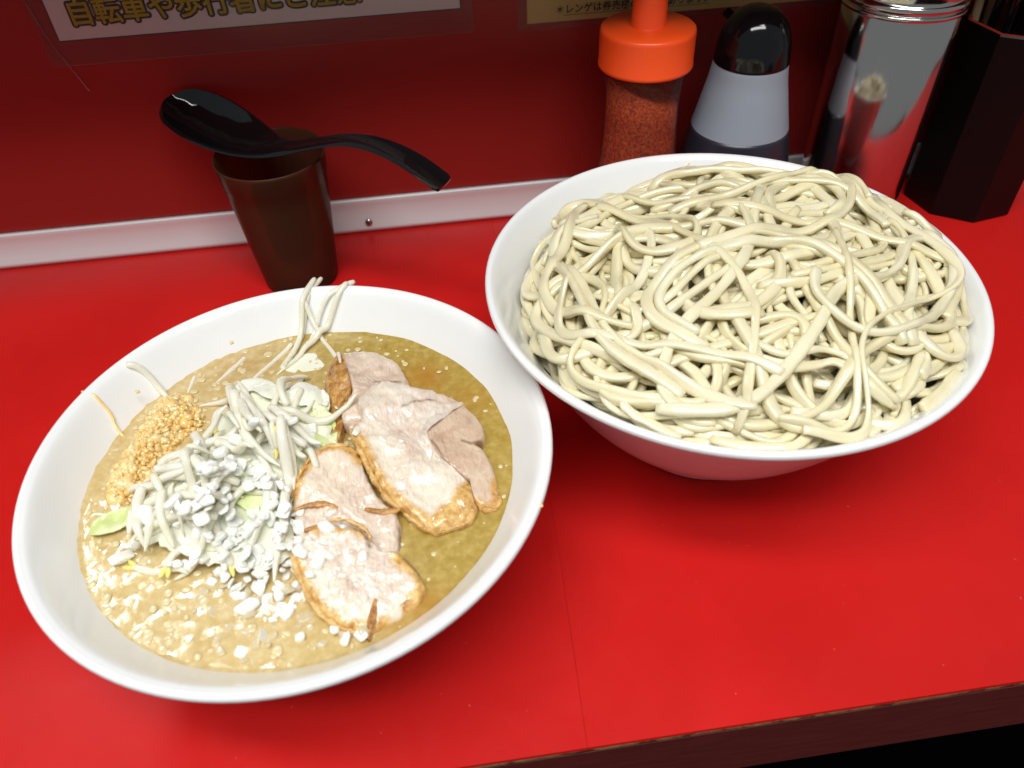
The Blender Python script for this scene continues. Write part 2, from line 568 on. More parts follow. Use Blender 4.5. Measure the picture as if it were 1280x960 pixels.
def laminate(x_side, sgn):
    """sheet as a grid, the edge at the seam slightly lifted"""
    ys = np.concatenate([np.linspace(FRONT_Y, .30, 60), np.linspace(.31, WALL_Y, 12)])
    sxs = np.interp(ys, [p[1] for p in SEAM], [p[0] for p in SEAM])
    us = np.concatenate([[0, .0004, .001, .002, .0035, .005, .0075, .011, .016, .03, .06], np.linspace(.12, 1.1, 8)])
    V = []; F = []
    for j, y in enumerate(ys):
        lift = .0024 * math.exp(-((y - .222) / .020) ** 2) + .0006 * math.exp(-((y - .165) / .03) ** 2)
        if sgn > 0: lift *= .25
        for u in us:
            z = lift * math.exp(-(u / .0065) ** 2) - (.00012 if u == 0 else 0)
            V.append((sxs[j] + sgn * (u + .00004), y, z))
    n = len(us)
    for j in range(len(ys) - 1):
        for i in range(n - 1):
            q = (j * n + i, j * n + i + 1, (j + 1) * n + i + 1, (j + 1) * n + i)
            F.append(q if sgn > 0 else q[::-1])
    # front lip 1 mm down
    b = len(V)
    for i in range(n):
        V.append((V[i][0], FRONT_Y - .0003, -.0016))
    for i in range(n - 1):
        q = (b + i, b + i + 1, i + 1, i)
        F.append(q if sgn > 0 else q[::-1])
    return V, F


s1 = obj('laminate_sheet', *laminate(0, -1), M['red'], ct, smooth=False)
s2 = obj('laminate_sheet', *laminate(0, 1), M['red'], ct, smooth=False)
b = MB().box((-1.15, FRONT_Y + .003, -.030), (1.35, WALL_Y - .001, -.0022))
obj('core_board', b.V, b.F, M['maroon'], ct, smooth=False)
# worn plywood line below the laminate: irregular strip
n = 400
xs = np.linspace(-.5, .8, n)
V = []; F = []
for x in xs:
    k = noise.noise((x * 60, 1.3, 0)); k2 = noise.noise((x * 210, 4.1, 0))
    y0 = FRONT_Y + .0002 + .0003 * k2
    V += [(x, y0, -.0019), (x, y0 - .0003 * (k + .5), -.0032), (x, y0 + .0002 * k2, -.0052 - .0006 * k), (x, y0 + .0009, -.0070 - .0005 * k)]
for i in range(n - 1):
    for j in range(3):
        a = i * 4 + j
        F.append((a, a + 1, a + 5, a + 4))
obj('plywood_edge', V, F, M['ply'], ct)
b = MB().box((-1.15, FRONT_Y + .0003, -.0560), (1.35, FRONT_Y + .0022, -.0066))
obj('front_board', b.V, b.F, M['maroon'], ct, smooth=False)

# aluminium trim
al = empty('aluminium_trim', (0, .536, 0), 'satin aluminium strip along the foot of the red wall, held by a screw', 'trim')
prof = [(.5340, .0008), (.5346, .0040), (.5356, .0085), (.5362, .0135), (.5364, .0190), (.5360, .0240), (.5352, .0272), (.5354, .0283), (.5384, .0286), (.5384, .0008)]
V = []; F = []
xs = [-1.1, 1.3]
for x in xs:
    for (y, z) in prof: V.append((x, y, z))
k = len(prof)
for i in range(k):
    j = (i + 1) % k
    F.append((i, i + k, j + k, j))
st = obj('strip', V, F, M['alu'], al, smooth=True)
for (sx_, sz_) in ((-.0525, .0085),):
    y0 = .5352
    V = []; F = []
    prs = [(.0030, 0), (.0030, .0006), (.0024, .0015), (.0012, .0020)]
    Vl, Fl = lathe(prs, (0, 0, 0), 24, cap_last=True)
    V = [(sx_ + a, y0 - c_, sz_ + b_) for a, b_, c_ in Vl]
    sc_ = obj('screw', V, Fl, M['screw'], al)
    bb = MB().box((sx_ - .0014, y0 - .00225, sz_ - .0003), (sx_ + .0014, y0 - .0019, sz_ + .0003)).box((sx_ - .0003, y0 - .0023, sz_ - .0014), (sx_ + .0003, y0 - .00195, sz_ + .0014))
    obj('cross_slot', bb.V, bb.F, M['screw_slot'], sc_, smooth=False)

# ------------------------------------------------------------------ posters
DG = None


def lettering(name, text, size, x, z, y, m, parent, offset=0.0, spread=0, extr=.00015):
    cu = bpy.data.curves.new(name, 'FONT')
    cu.body = text; cu.size = size; cu.offset = offset; cu.extrude = extr; cu.resolution_u = 3
    o = bpy.data.objects.new(name, cu)
    COL.objects.link(o)
    o.rotation_euler = (R_(90), 0, 0)
    o.location = (x, y, z)
    bpy.context.view_layer.update()
    dg = bpy.context.evaluated_depsgraph_get()
    me = bpy.data.meshes.new_from_object(o.evaluated_get(dg))
    mat_ = o.matrix_world.copy()
    me.transform(mat_)
    bpy.data.objects.remove(o)
    if spread:
        bm = bmesh.new(); bm.from_mesh(me)
        src = me.copy()
        for q in range(14):
            a = 2 * math.pi * q / 14
            t_ = src.copy(); t_.transform(Matrix.Translation((spread * math.cos(a), .00001 * (q + 1), spread * math.sin(a))))
            bm.from_mesh(t_); bpy.data.meshes.remove(t_)
        bm.to_mesh(me); bm.free()
    pl = Vector(WLOC.get(parent.name, tuple(parent.location)))
    me.transform(Matrix.Translation(-pl))
    me.materials.clear(); me.materials.append(m)
    q = bpy.data.objects.new(name, me)
    COL.objects.link(q)
    q.parent = parent
    return q


p1 = empty('poster', (-.095, WALL_Y, .160), 'white paper notice with thick yellow Japanese lettering in a clear laminate pouch', 'poster')
y0 = WALL_Y
b = MB().box((-.2237, y0 - .0009, .1602), (.0326, y0 - .0004, .2610)); obj('sheet', b.V, b.F, M['print_white'], p1, smooth=False)
bd = MB()
bd.box((-.2237, y0 - .0011, .1602), (.0326, y0 - .00095, .1608)).box((-.2237, y0 - .0011, .1609), (-.2231, y0 - .00095, .2610)).box((.0320, y0 - .0011, .1609), (.0326, y0 - .00095, .2610))
obj('border_line', bd.V, bd.F, M['ink_black'], p1, smooth=False)
b = MB().box((-.2340, y0 - .0016, .1452), (.0400, y0 - .0013, .2610)); obj('laminate_pouch', b.V, b.F, M['film'], p1, smooth=False)
b = MB().box((-.2300, y0 - .0019, .1452), (.0400, y0 - .0016, .1457)).box((.0396, y0 - .0019, .1458), (.0400, y0 - .0016, .26)); obj('pouch_edge', b.V, b.F, M['scratch'], p1, smooth=False)
T1 = '自転車や歩行者にご注意'
lettering('lettering_outline', T1, .0166, -.2128, .1706, y0 - .00115, M['ink_black'], p1, spread=.0016)
lettering('lettering', T1, .0166, -.2128, .1706, y0 - .00145, M['ink_yellow'], p1, spread=.00022)

p2 = empty('poster', (.19, WALL_Y, .1455), 'yellow notice with small black handwritten-style Japanese text behind the chili bottle', 'poster')
b = MB().box((.0765, y0 - .0009, .1470), (.2900, y0 - .0004, .2610)); obj('sheet', b.V, b.F, M['print_yellow'], p2, smooth=False)
b = MB().box((.0700, y0 - .0016, .1430), (.2970, y0 - .0013, .2610)); obj('laminate_pouch', b.V, b.F, M['film'], p2, smooth=False)
b = MB().box((.0700, y0 - .0019, .1430), (.2970, y0 - .0016, .1433)); obj('pouch_edge', b.V, b.F, M['scratch'], p2, smooth=False)
lettering('lettering', '＊レンゲは券売機の左横にあります。', .0064, .0955, .1523, y0 - .00115, M['ink_black'], p2, offset=.00006)
b = MB().box((.1010, y0 - .0011, .1506), (.2020, y0 - .0010, .1509)); obj('underline', b.V, b.F, M['ink_black'], p2, smooth=False)

# a loose clear film edge on the wall, left
V, F = sweep([(-.2345, y0 - .0008, .19), (-.2290, y0 - .0008, .160), (-.2180, y0 - .0008, .1282)], .0005, .0004, 6)
f_ = obj('clear_film_edge', V, F, M['scratch'])
tag(f_, 'thin clear film edge running down the wall at the lower left of the white notice', 'film')

# ------------------------------------------------------------------ bowls
def bowl(center, prof, label, foot):
    pr = smooth_profile(prof, 5)
    V, F = lathe(pr, center, 128, cap_first=False, cap_last=True)
    o = obj('bowl', V, F, M['white'], None, True, origin=center)
    tag(o, label, 'bowl')
    return o


BL = np.array([-.0744, .2384, 0.0])
BR = np.array([.1433, .3045, 0.0])
PROF_L = [(.0485, .0045), (.0490, .0006), (.0515, .0002), (.0530, .0020), (.0540, .0080), (.0700, .0185), (.0855, .0365), (.0985, .0590), (.1085, .0755), (.1130, .0795),
          (.1148, .0820), (.1148, .0840), (.1135, .0850), (.1118, .0845), (.1090, .0825), (.1030, .0745), (.0965, .0660), (.0880, .0545), (.0740, .0350), (.0560, .0190), (.0300, .0110), (.0020, .0095)]
PROF_R = [(.0500, .0050), (.0510, .0006), (.0535, .0002), (.0550, .0025), (.0560, .0095), (.0710, .0220), (.0850, .0400), (.0970, .0600), (.1080, .0800), (.1145, .0925), (.1200, .0970),
          (.1228, .0990), (.1230, .1012), (.1216, .1022), (.1195, .1016), (.1160, .0975), (.1085, .0865), (.1010, .0720), (.0900, .0530), (.0760, .0350), (.0570, .0210), (.0300, .0130), (.0020, .0115)]
bl = bowl(BL, PROF_L, 'round white bowl holding tan broth, pork slices and bean sprouts', None)
br = bowl(BR, PROF_R, 'deeper round white bowl heaped with plain thick noodles', None)


def inner_z(prof, start, r):
    pts = [(a, b_) for a, b_ in prof[start:]][::-1]
    return np.interp(r, [p[0] for p in pts], [p[1] for p in pts])


# ------------------------------------------------------------------ height maps for draping
class HMap:
    def __init__(self, c, half, res):
        self.c = c; self.half = half; self.res = res
        self.n = int(2 * half / res) + 1
        ax = np.arange(self.n) * res - half
        self.X, self.Y = np.meshgrid(ax, ax, indexing='ij')
        self.H = np.zeros((self.n, self.n))
        self.cache = {}

    def foot(self, r):
        k = round(r / 1e-5)
        if k not in self.cache:
            q = int(r / self.res)
            ii, jj = np.meshgrid(np.arange(-q, q + 1), np.arange(-q, q + 1), indexing='ij')
            d2 = (ii ** 2 + jj ** 2) * self.res ** 2
            ok = d2 <= r * r
            self.cache[k] = (ii[ok], jj[ok], np.sqrt(np.maximum(r * r - d2[ok], 0)))
        return self.cache[k]

    def idx(self, P):
        i = np.clip(np.round((P[:, 0] - self.c[0] + self.half) / self.res).astype(int), 0, self.n - 1)
        j = np.clip(np.round((P[:, 1] - self.c[1] + self.half) / self.res).astype(int), 0, self.n - 1)
        return i, j

    def support(self, P, r, zs=1.0):
        i, j = self.idx(P); di, dj, dz = self.foot(r)
        I = np.clip(i[:, None] + di, 0, self.n - 1); J = np.clip(j[:, None] + dj, 0, self.n - 1)
        return (self.H[I, J] + dz * zs).max(1)

    def stamp(self, P, r, z, zs=1.0):
        i, j = self.idx(P); di, dj, dz = self.foot(r)
        I = np.clip(i[:, None] + di, 0, self.n - 1); J = np.clip(j[:, None] + dj, 0, self.n - 1)
        np.maximum.at(self.H, (I.ravel(), J.ravel()), (z[:, None] + dz * zs).ravel())

    def get(self, x, y):
        i, j = self.idx(np.array([[x, y]]))
        return float(self.H[i[0], j[0]])


def relax(sup, it, sm=2):
    z = sup.copy()
    for _ in range(it):
        q = z.copy(); q[1:-1] = .5 * (z[:-2] + z[2:])
        z = np.maximum(sup, q)
    for _ in range(sm):
        q = z.copy(); q[1:-1] = .25 * z[:-2] + .5 * z[1:-1] + .25 * z[2:]
        z = q
    return z


# ------------------------------------------------------------------ noodles
def build_noodles():
    hm = HMap(BR, .120, .001)
    rr = np.hypot(hm.X, hm.Y)
    RM = .1068
    cx, cy = .003, -.007
    rc = np.hypot(hm.X - cx, hm.Y - cy)
    lump = np.zeros_like(rr)
    for i in range(0, hm.n, 4):
        for j in range(0, hm.n, 4):
            lump[i:i + 4, j:j + 4] = noise.noise((hm.X[i, j] * 22, hm.Y[i, j] * 22, 3.3))
    target = .0870 + .032 * (1 - np.clip(rc / .112, 0, 1) ** 2.6) + .005 * lump + .022 * np.clip(hm.Y, -.1, .06) + .035 * np.clip(hm.X, -.1, .06) * (hm.Y > -.02)
    bowlz = inner_z(PROF_R, 15, np.minimum(rr, .116))
    core = target - .019
    hm.H = np.maximum(bowlz + .0005, np.where(rr < .100, core, 0))
    tree = empty('noodle_heap', tuple(BR + np.array([0, 0, .0115])), 'heap of thick pale yellow noodles piled above the rim of the deeper bowl', 'noodles')
    # the hidden body of the heap
    nr, na = 26, 72
    V = []; F = []
    for i in range(nr):
        r = .1005 * i / (nr - 1)
        for k in range(na):
            a = 2 * math.pi * k / na
            x, y = r * math.cos(a), r * math.sin(a)
            ii = int(round((x + .12) / .001)); jj = int(round((y + .12) / .001))
            V.append((BR[0] + x, BR[1] + y, max(core[ii, jj], bowlz[ii, jj]) - .0015))
    for i in range(nr - 1):
        for k in range(na):
            k2 = (k + 1) % na
            F.append((i * na + k, (i + 1) * na + k, (i + 1) * na + k2, i * na + k2))
    mb = MB(); mb.add(V, F)
    ds = .0022
    strands = []
    inside = rc < .1035
    count = 0
    for it in range(620):
        gap = target - hm.H
        if (gap[inside] > .0015).mean() < .10: break
        deficit = np.where(inside, gap, -9) + rng.normal(0, .0022, target.shape)
        k = np.argmax(deficit); i0, j0 = np.unravel_index(k, target.shape)
        L = rng.uniform(.11, .24)
        n = int(L / ds)
        # wander out both ways from the start point
        halves = []
        h0 = rng.uniform(0, 2 * math.pi)
        tight = rng.random()
        amp = 16 if tight < .35 else (36 if tight < .75 else 72)
        for sgn in (0, 1):
            p = np.array([hm.X[i0, j0], hm.Y[i0, j0]]); h = h0 + math.pi * sgn
            kap = rng.normal(0, amp * .5); pts = [p.copy()]; acc = 0.0
            tgtk = rng.normal(0, amp)
            for s in range(n // 2):
                if rng.random() < .085: tgtk = rng.normal(0, amp)
                kap += (tgtk - kap) * .12
                r = math.hypot(p[0] - cx, p[1] - cy)
                kk = kap
                if r > RM - .020:
                    # turn along / away from the wall
                    ang = math.atan2(p[1] - cy, p[0] - cx)
                    rel = (h - ang + math.pi) % (2 * math.pi) - math.pi
                    if abs(rel) < math.pi / 2 + .25:
                        kk += (1 if rel >= 0 else -1) * (r - RM + .020) / .020 * 120
                kk = max(-120, min(120, kk))
                acc = acc * .985 + kk * ds
                if abs(acc) > 2.9:
                    tgtk = -math.copysign(rng.uniform(.5, 1) * amp, acc); kap = .8 * kap + .2 * tgtk
                    if abs(acc) > 3.6: kk = tgtk
                h += kk * ds
                p = p + ds * np.array([math.cos(h), math.sin(h)])
                r = math.hypot(p[0] - cx, p[1] - cy)
                if r > RM: p = np.array([cx, cy]) + (p - np.array([cx, cy])) * RM / r
                pts.append(p.copy())
            halves.append(pts)
        P0 = np.array(halves[1][::-1][:-1] + halves[0])
        for _ in range(4):
            P0[1:-1] = .25 * P0[:-2] + .5 * P0[1:-1] + .25 * P0[2:]
        nsib = 1 + (rng.random() < .25) + (rng.random() < .05)
        wv = rng.uniform(.0020, .0030)
        for sib in range(nsib):
            P2 = P0.copy()
            if sib:
                Tn = np.gradient(P0, axis=0); Tn /= np.linalg.norm(Tn, axis=1, keepdims=True) + 1e-9
                side = np.column_stack([-Tn[:, 1], Tn[:, 0]])
                tt = np.linspace(0, 1, len(P0))
                off = sib * 2.0 * wv + .0035 * np.sin(tt * rng.uniform(2, 7) + rng.uniform(0, 6)) * tt
                P2 = P0 + side * off[:, None]
                a_, b_ = int(rng.uniform(0, .25) * len(P2)), int(rng.uniform(.7, 1) * len(P2))
                P2 = P2[a_:b_]
                for _ in range(8):
                    P2[1:-1] = .25 * P2[:-2] + .5 * P2[1:-1] + .25 * P2[2:]
                r_ = np.hypot(P2[:, 0] - cx, P2[:, 1] - cy)
                P2 = np.array([cx, cy]) + (P2 - np.array([cx, cy])) * np.minimum(1, RM / np.maximum(r_, 1e-6))[:, None]
                if len(P2) < 12: continue
            P2 = P2 + BR[:2]
            tv = wv * rng.uniform(.54, .78)
            sup = hm.support(P2, wv, tv / wv) - .0017
            z = relax(sup, int(rng.uniform(6, 30)), 4)
            hm.stamp(P2, wv, z, tv / wv)
            P = np.column_stack([P2, z])
            m_ = len(P)
            t = np.linspace(0, 1, m_)
            tw = rng.uniform(-.6, .6) + rng.normal(0, .9) * np.sin(t * rng.uniform(2, 9) + rng.uniform(0, 6)) + (rng.normal(0, 1.4) * t if rng.random() < .35 else 0)
            wob = 1 + .09 * np.sin(t * rng.uniform(12, 35) + rng.uniform(0, 6)) + .05 * np.sin(t * rng.uniform(50, 90))
            wob[:2] *= .9; wob[-2:] *= .9
            V, F = sweep(P, wv * wob, tv * wob, 12, 2.9, tw)
            strands.append((V, F))
            count += 1
    # the buried first layers stay one part, the last 292 strands are parts of their own
    for V, F in strands[:-292]: mb.add(V, F)
    core_o = obj('lower_noodles', mb.V, mb.F, M['noodle'], tree)
    core_o['kind'] = 'stuff'
    for V, F in strands[-292:]: obj('noodle', V, F, M['noodle'], tree)
    return hm, count


hmN, nN = build_noodles()
print('noodles', nN)

# ------------------------------------------------------------------ broth
SZ = .0660


def in_poly(x, y, poly):
    c = False; n = len(poly); j = n - 1
    for i in range(n):
        xi, yi = poly[i][0], poly[i][1]; xj, yj = poly[j][0], poly[j][1]
        if ((yi > y) != (yj > y)) and (x < (xj - xi) * (y - yi) / (yj - yi) + xi): c = not c
        j = i
    return c


V = []; F = []
nr, na = 90, 220
RB = .0982
for i in range(nr):
    r = RB * (i / (nr - 1)) ** .8
    for k in range(na):
        a = 2 * math.pi * k / na
        x, y = BL[0] + r * math.cos(a), BL[1] + r * math.sin(a)
        left = max(0, min(1, (BL[0] + .02 - x) / .05))
        z = SZ + .0005 * noise.noise((x * 70, y * 70, 0)) + (.00015 + .0004 * left) * noise.noise((x * 210, y * 210, 5)) * min(1, r / .005)
        if r > RB - .004: z += .0011 * ((r - RB + .004) / .004) ** 2
        V.append((x, y, z))
for i in range(nr - 1):
    for k in range(na):
        k2 = (k + 1) % na
        F.append((i * na + k, (i + 1) * na + k, (i + 1) * na + k2, i * na + k2))
broth = obj('broth', V, F, M['broth'], origin=(BL[0], BL[1], SZ))
vv = np.array(V)
ta = np.zeros(len(vv))
for (qx, qy, sg, am) in ((530, 472, .011, 1.0), (585, 500, .012, .55), (540, 765, .010, .8), (505, 785, .009, .6), (300, 460, .016, .35)):
    c_ = at(qx, qy, SZ)
    ta = np.maximum(ta, am * np.exp(-((vv[:, 0] - c_[0]) ** 2 + (vv[:, 1] - c_[1]) ** 2) / sg ** 2))
broth.data.attributes.new('tare', 'FLOAT', 'POINT').data.foreach_set('value', ta)
tag(broth, 'cloudy tan to olive broth filling the left bowl below its rim', 'broth')

hmS = HMap(BL, .118, .0008)
rS = np.hypot(hmS.X, hmS.Y)
hmS.H = np.maximum(SZ - .0008, inner_z(PROF_L, 14, np.minimum(rS, .1115)) * (rS > .0955))

# ------------------------------------------------------------------ pork slices
def polyworld(pts, z):
    return np.array([at(x, y, z)[:2] for x, y in pts])


def seg_dist(p, line):
    d = 1e9
    for a, b in zip(line[:-1], line[1:]):
        ab = b - a; t = np.clip(((p - a) @ ab) / max(ab @ ab, 1e-12), 0, 1)
        d = min(d, np.linalg.norm(p - a - ab * t))
    return d


def slab(pts, zfun, thick, m, name='pork_slice', zp=.072, nring=34, nseg=170, wave=.0012, skin=None, fat=None, dark=None, edge=.0042, skw=.004, seed=0, parent=None, curl=0):
    """A soft slab: outline in plan, domed rounded top, wall and underside; returns object"""
    out = resample(curve_pts(polyworld(pts, zp), 8, True), n=nseg, closed=True)
    # fine raggedness
    cen = out.mean(0)
    for k in range(nseg):
        d = out[k] - cen
        out[k] = cen + d * (1 + .035 * noise.noise((out[k][0] * 220, out[k][1] * 220, seed)) + .022 * noise.noise((out[k][0] * 600, out[k][1] * 600, seed)))
    fr = np.concatenate([np.linspace(0, .86, nring - 6), [.90, .935, .96, .98, .993, 1.0]])
    R = np.linalg.norm(out - cen, axis=1).mean()
    V = []; A = []
    for f in fr:
        for k in range(nseg):
            p = cen + (out[k] - cen) * f
            q = (1 - f) * R
            drop = edge * (1 - math.sqrt(max(0, 1 - (1 - min(q / edge, 1)) ** 2))) if q < edge else 0
            z = zfun(p[0], p[1]) + .0012 - drop + 1.5 * wave * noise.noise((p[0] * 75, p[1] * 75, seed + 2)) + wave * .5 * noise.noise((p[0] * 240, p[1] * 240, seed + 7)) + wave * .28 * noise.noise((p[0] * 650, p[1] * 650, seed + 3))
            V.append((p[0], p[1], z))
    nt = len(fr)
    for h, s in ((.35, 1.006), (.75, 1.004), (1.0, .985)):
        for k in range(nseg):
            p = cen + (out[k] - cen) * (s + .012 * noise.noise((out[k][0] * 300, out[k][1] * 300, h * 9)))
            z = zfun(p[0], p[1]) - edge - (thick - edge) * h
            V.append((p[0], p[1], z))
    rows = nt + 3
    F = []
    for i in range(rows - 1):
        for k in range(nseg):
            k2 = (k + 1) % nseg
            F.append((i * nseg + k, (i + 1) * nseg + k, (i + 1) * nseg + k2, i * nseg + k2))
    F.append(tuple((rows - 1) * nseg + k for k in range(nseg))[::-1])
    base = (cen[0], cen[1], min(v[2] for v in V))
    o = obj(name, V, F, m, parent, True, origin=base if parent is None else None)
    lines = {}
    for key, L in (('skin', skin), ('fat', fat), ('dark', dark)):
        vals = np.zeros(len(V))
        if L:
            W, wd = L
            wl = [polyworld(l, zp) for l in W]
            for i, v in enumerate(V):
                p = np.array(v[:2])
                d = min(seg_dist(p, l) for l in wl)
                vals[i] = max(0, 1 - d / wd)
                if key == 'skin' and i >= nt * nseg and d < wd * 1.5: vals[i] = 1
        at_ = o.data.attributes.new(key, 'FLOAT', 'POINT')
        at_.data.foreach_set('value', vals)
    # drop the slab into the height map
    for i in range(0, hmS.n):
        pass
    xs0, ys0 = out.min(0), out.max(0)
    i0, j0 = hmS.idx(np.array([xs0]))[0][0], hmS.idx(np.array([xs0]))[1][0]
    i1, j1 = hmS.idx(np.array([ys0]))[0][0], hmS.idx(np.array([ys0]))[1][0]
    for i in range(i0, i1 + 1):
        for j in range(j0, j1 + 1):
            x, y = hmS.X[i, j] + BL[0], hmS.Y[i, j] + BL[1]
            if in_poly(x, y, out): hmS.H[i, j] = max(hmS.H[i, j], zfun(x, y))
    return o, out


def plane3(a, b, c):
    """height function through three (px, py, z)"""
    P = [at(*q) for q in (a, b, c)]
    A = np.array([[p[0], p[1], 1] for p in P]); s = np.linalg.solve(A, [p[2] for p in P])
    return lambda x, y: s[0] * x + s[1] * y + s[2]


def crust(line_px, zf, wid, parent, seed, dz=.0, zp=.072):
    """lumpy browned skin following an arc of the slice's edge"""
    P = resample(curve_pts(polyworld(line_px, zp), 8), ds=.0009)
    Z = np.array([zf(x, y) + dz + .0007 * noise.noise((x * 300, y * 300, seed)) for x, y in P])
    n = len(P); t = np.linspace(0, 1, n)
    w = np.array([wid * (.85 + .75 * noise.noise((x * 260, y * 260, seed + 1))) for x, y in P]) * np.clip(np.minimum(t, 1 - t) * 8 + .35, 0, 1)
    V, F = sweep(np.column_stack([P, Z]), w, np.maximum(w * 1.15, .0006), 12, 2.2)
    V = np.array([(v[0] + .0006 * noise.noise((v[0] * 700, v[1] * 700, v[2] * 700)), v[1] + .0006 * noise.noise((v[0] * 700, v[1] * 700, v[2] * 700 + 9)), v[2] + .0005 * noise.noise((v[0] * 500, v[1] * 500, 7))) for v in V])
    return obj('browned_skin', V, F, M['skin_gold'], parent)


PG = 'sliced roast pork on the broth'
# A: back slice, brown thick skin on its left
zA = plane3((430, 460, .0775), (510, 480, .0705), (420, 545, .0760))
oA, _ = slab([(428, 452), (450, 445), (475, 445), (498, 454), (512, 474), (522, 496), (505, 520), (462, 530), (432, 532), (428, 515), (440, 497), (430, 470)], zA, .011, M['pork'], seed=11, wave=.0014,
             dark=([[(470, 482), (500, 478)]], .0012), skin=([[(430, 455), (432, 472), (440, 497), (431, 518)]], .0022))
tag(oA, 'pork slice at the back with a dark brown crust on its left side', 'pork slice')
zAs = plane3((424, 455, .0765), (410, 490, .0715), (424, 548, .0720))
oAs, _ = slab([(426, 450), (434, 462), (440, 482), (441, 498), (432, 520), (424, 548), (416, 546), (414, 520), (405, 490), (410, 470)], zAs, .008, M['skin'], name='browned_crust', seed=12, wave=.0022, edge=.002, nseg=70, nring=12, parent=oA)
# C: right darker lean slice, beneath B
zC = plane3((560, 510, .0745), (600, 540, .0715), (610, 615, .0690))
oC, _ = slab([(525, 525), (540, 510), (566, 505), (588, 512), (603, 530), (605, 548), (594, 556), (606, 562), (617, 582), (623, 605), (622, 622), (608, 630), (594, 624), (585, 600), (560, 584), (538, 562)], zC, .010, M['pork'], seed=21, wave=.0008,
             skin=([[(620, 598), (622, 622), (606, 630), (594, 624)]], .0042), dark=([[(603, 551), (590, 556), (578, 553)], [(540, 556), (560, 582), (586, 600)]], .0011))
tag(oC, 'smooth grey-pink pork slice at the right, tucked under the large fatty slice', 'pork slice')
crust([(620, 600), (623, 618), (614, 628), (600, 628)], zC, .0016, oC, 22, -.0020)
# B: large slice
zB = plane3((470, 500, .0800), (570, 505, .0765), (545, 650, .0705))
oB, _ = slab([(450, 515), (462, 500), (482, 491), (510, 492), (540, 497), (568, 503), (580, 511), (552, 522), (537, 535), (540, 556), (556, 578), (576, 594), (591, 607), (593, 628), (587, 643), (560, 655), (538, 658), (520, 650), (502, 636), (484, 622), (468, 598), (455, 572), (442, 556), (444, 542), (454, 536)], zB, .012, M['pork'], seed=31, wave=.0017,
             skin=([[(440, 548), (455, 575), (470, 602), (486, 624), (505, 638), (538, 658), (562, 655), (588, 642), (592, 612)], [(545, 650), (565, 638), (580, 622), (590, 610)]], .0075),
             fat=([[(470, 560), (500, 600), (530, 625), (560, 620)], [(545, 575), (570, 600)], [(470, 510), (500, 500)]], .0140),
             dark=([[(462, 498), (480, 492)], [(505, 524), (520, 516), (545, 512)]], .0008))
tag(oB, 'largest pork slice with a golden fatty edge dipping into the broth', 'pork slice')
crust([(440, 546), (452, 570), (468, 602), (485, 624), (503, 638)], zB, .0014, oB, 32, -.0015)
crust([(503, 638), (522, 650), (540, 657), (562, 653), (586, 642), (592, 618)], zB, .0020, oB, 33, -.0020)
# D: lower group upper slice
zD = plane3((400, 575, .0775), (370, 640, .0740), (495, 660, .0690))
oD, _ = slab([(367, 622), (378, 600), (392, 580), (412, 569), (440, 566), (453, 580), (463, 605), (476, 622), (493, 636), (500, 655), (498, 680), (488, 693), (450, 690), (410, 690), (378, 690), (368, 660)], zD, .010, M['pork'], seed=41, wave=.0014,
             skin=([[(366, 625), (378, 600), (392, 580), (412, 568), (440, 565)], [(440, 570), (452, 582)]], .0060),
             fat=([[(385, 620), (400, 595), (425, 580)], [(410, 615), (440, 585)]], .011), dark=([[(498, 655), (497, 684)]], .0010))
tag(oD, 'pork slice with a golden left edge lying between the largest slice and the front slice', 'pork slice')
crust([(366, 626), (377, 602), (392, 581), (412, 569), (438, 566)], zD, .0013, oD, 42, -.0012)
# E: front slice
zE = plane3((380, 685, .0770), (500, 690, .0735), (450, 780, .0695))
oE, _ = slab([(366, 695), (376, 680), (395, 672), (425, 668), (450, 668), (464, 678), (478, 690), (495, 690), (512, 700), (525, 716), (530, 734), (518, 750), (496, 764), (475, 777), (455, 784), (432, 781), (408, 772), (392, 756), (380, 734), (369, 712)], zE, .012, M['pork'], seed=51, wave=.0017,
             skin=([[(366, 700), (380, 735), (394, 758), (410, 772), (434, 782), (456, 784), (478, 776)], [(500, 700), (526, 716), (531, 736), (512, 754)], [(400, 672), (440, 666), (462, 674)]], .0060),
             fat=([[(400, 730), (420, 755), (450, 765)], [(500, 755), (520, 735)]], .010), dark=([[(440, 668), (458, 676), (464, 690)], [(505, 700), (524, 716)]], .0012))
tag(oE, 'pork slice nearest the front of the bowl, edged with golden skin', 'pork slice')
crust([(367, 698), (379, 732), (393, 757), (410, 772), (434, 782), (456, 784)], zE, .0013, oE, 52, -.0014)
crust([(404, 668), (424, 662), (446, 664), (462, 674), (466, 684)], zE, .0010, oE, 53, .0006)
oC.color = (.82, .71, .61, 1); oA.color = (.93, .88, .84, 1); oD.color = (.96, .92, .88, 1)
# strips of crisp skin
for pts, lab in (([(366, 640), (385, 632), (405, 630), (422, 633)], 'dark brown strip of skin lying on the left of the middle pork slice'),
                 ([(455, 632), (470, 634), (486, 634), (500, 632)], 'reddish brown strip of skin touching the largest slice edge'),
                 ([(383, 672), (396, 668), (410, 668)], 'short golden strip of skin at the top of the front slice'),
                 ([(468, 744), (464, 762), (458, 780), (457, 787)], 'torn golden strip of skin hanging off the front slice into the broth')):
    P = resample(curve_pts(polyworld(pts, .075), 8), ds=.001)
    sup = hmS.support(P, .0012)
    z = relax(sup, 6, 2)
    t = np.linspace(0, 1, len(P))
    wv = .0017 * (np.sin(np.clip(t, .05, .95) * math.pi) ** .5) * (1 + .4 * np.array([noise.noise((q * 14, 3, len(pts[0]))) for q in t]))
    V, F = sweep(np.column_stack([P, z]), wv, .0009, 10, 2.2, np.sin(t * 6) * .5)
    tag(obj('skin_strip', V, F, M['skin']), lab, 'pork skin', 'torn strips of browned pork skin')

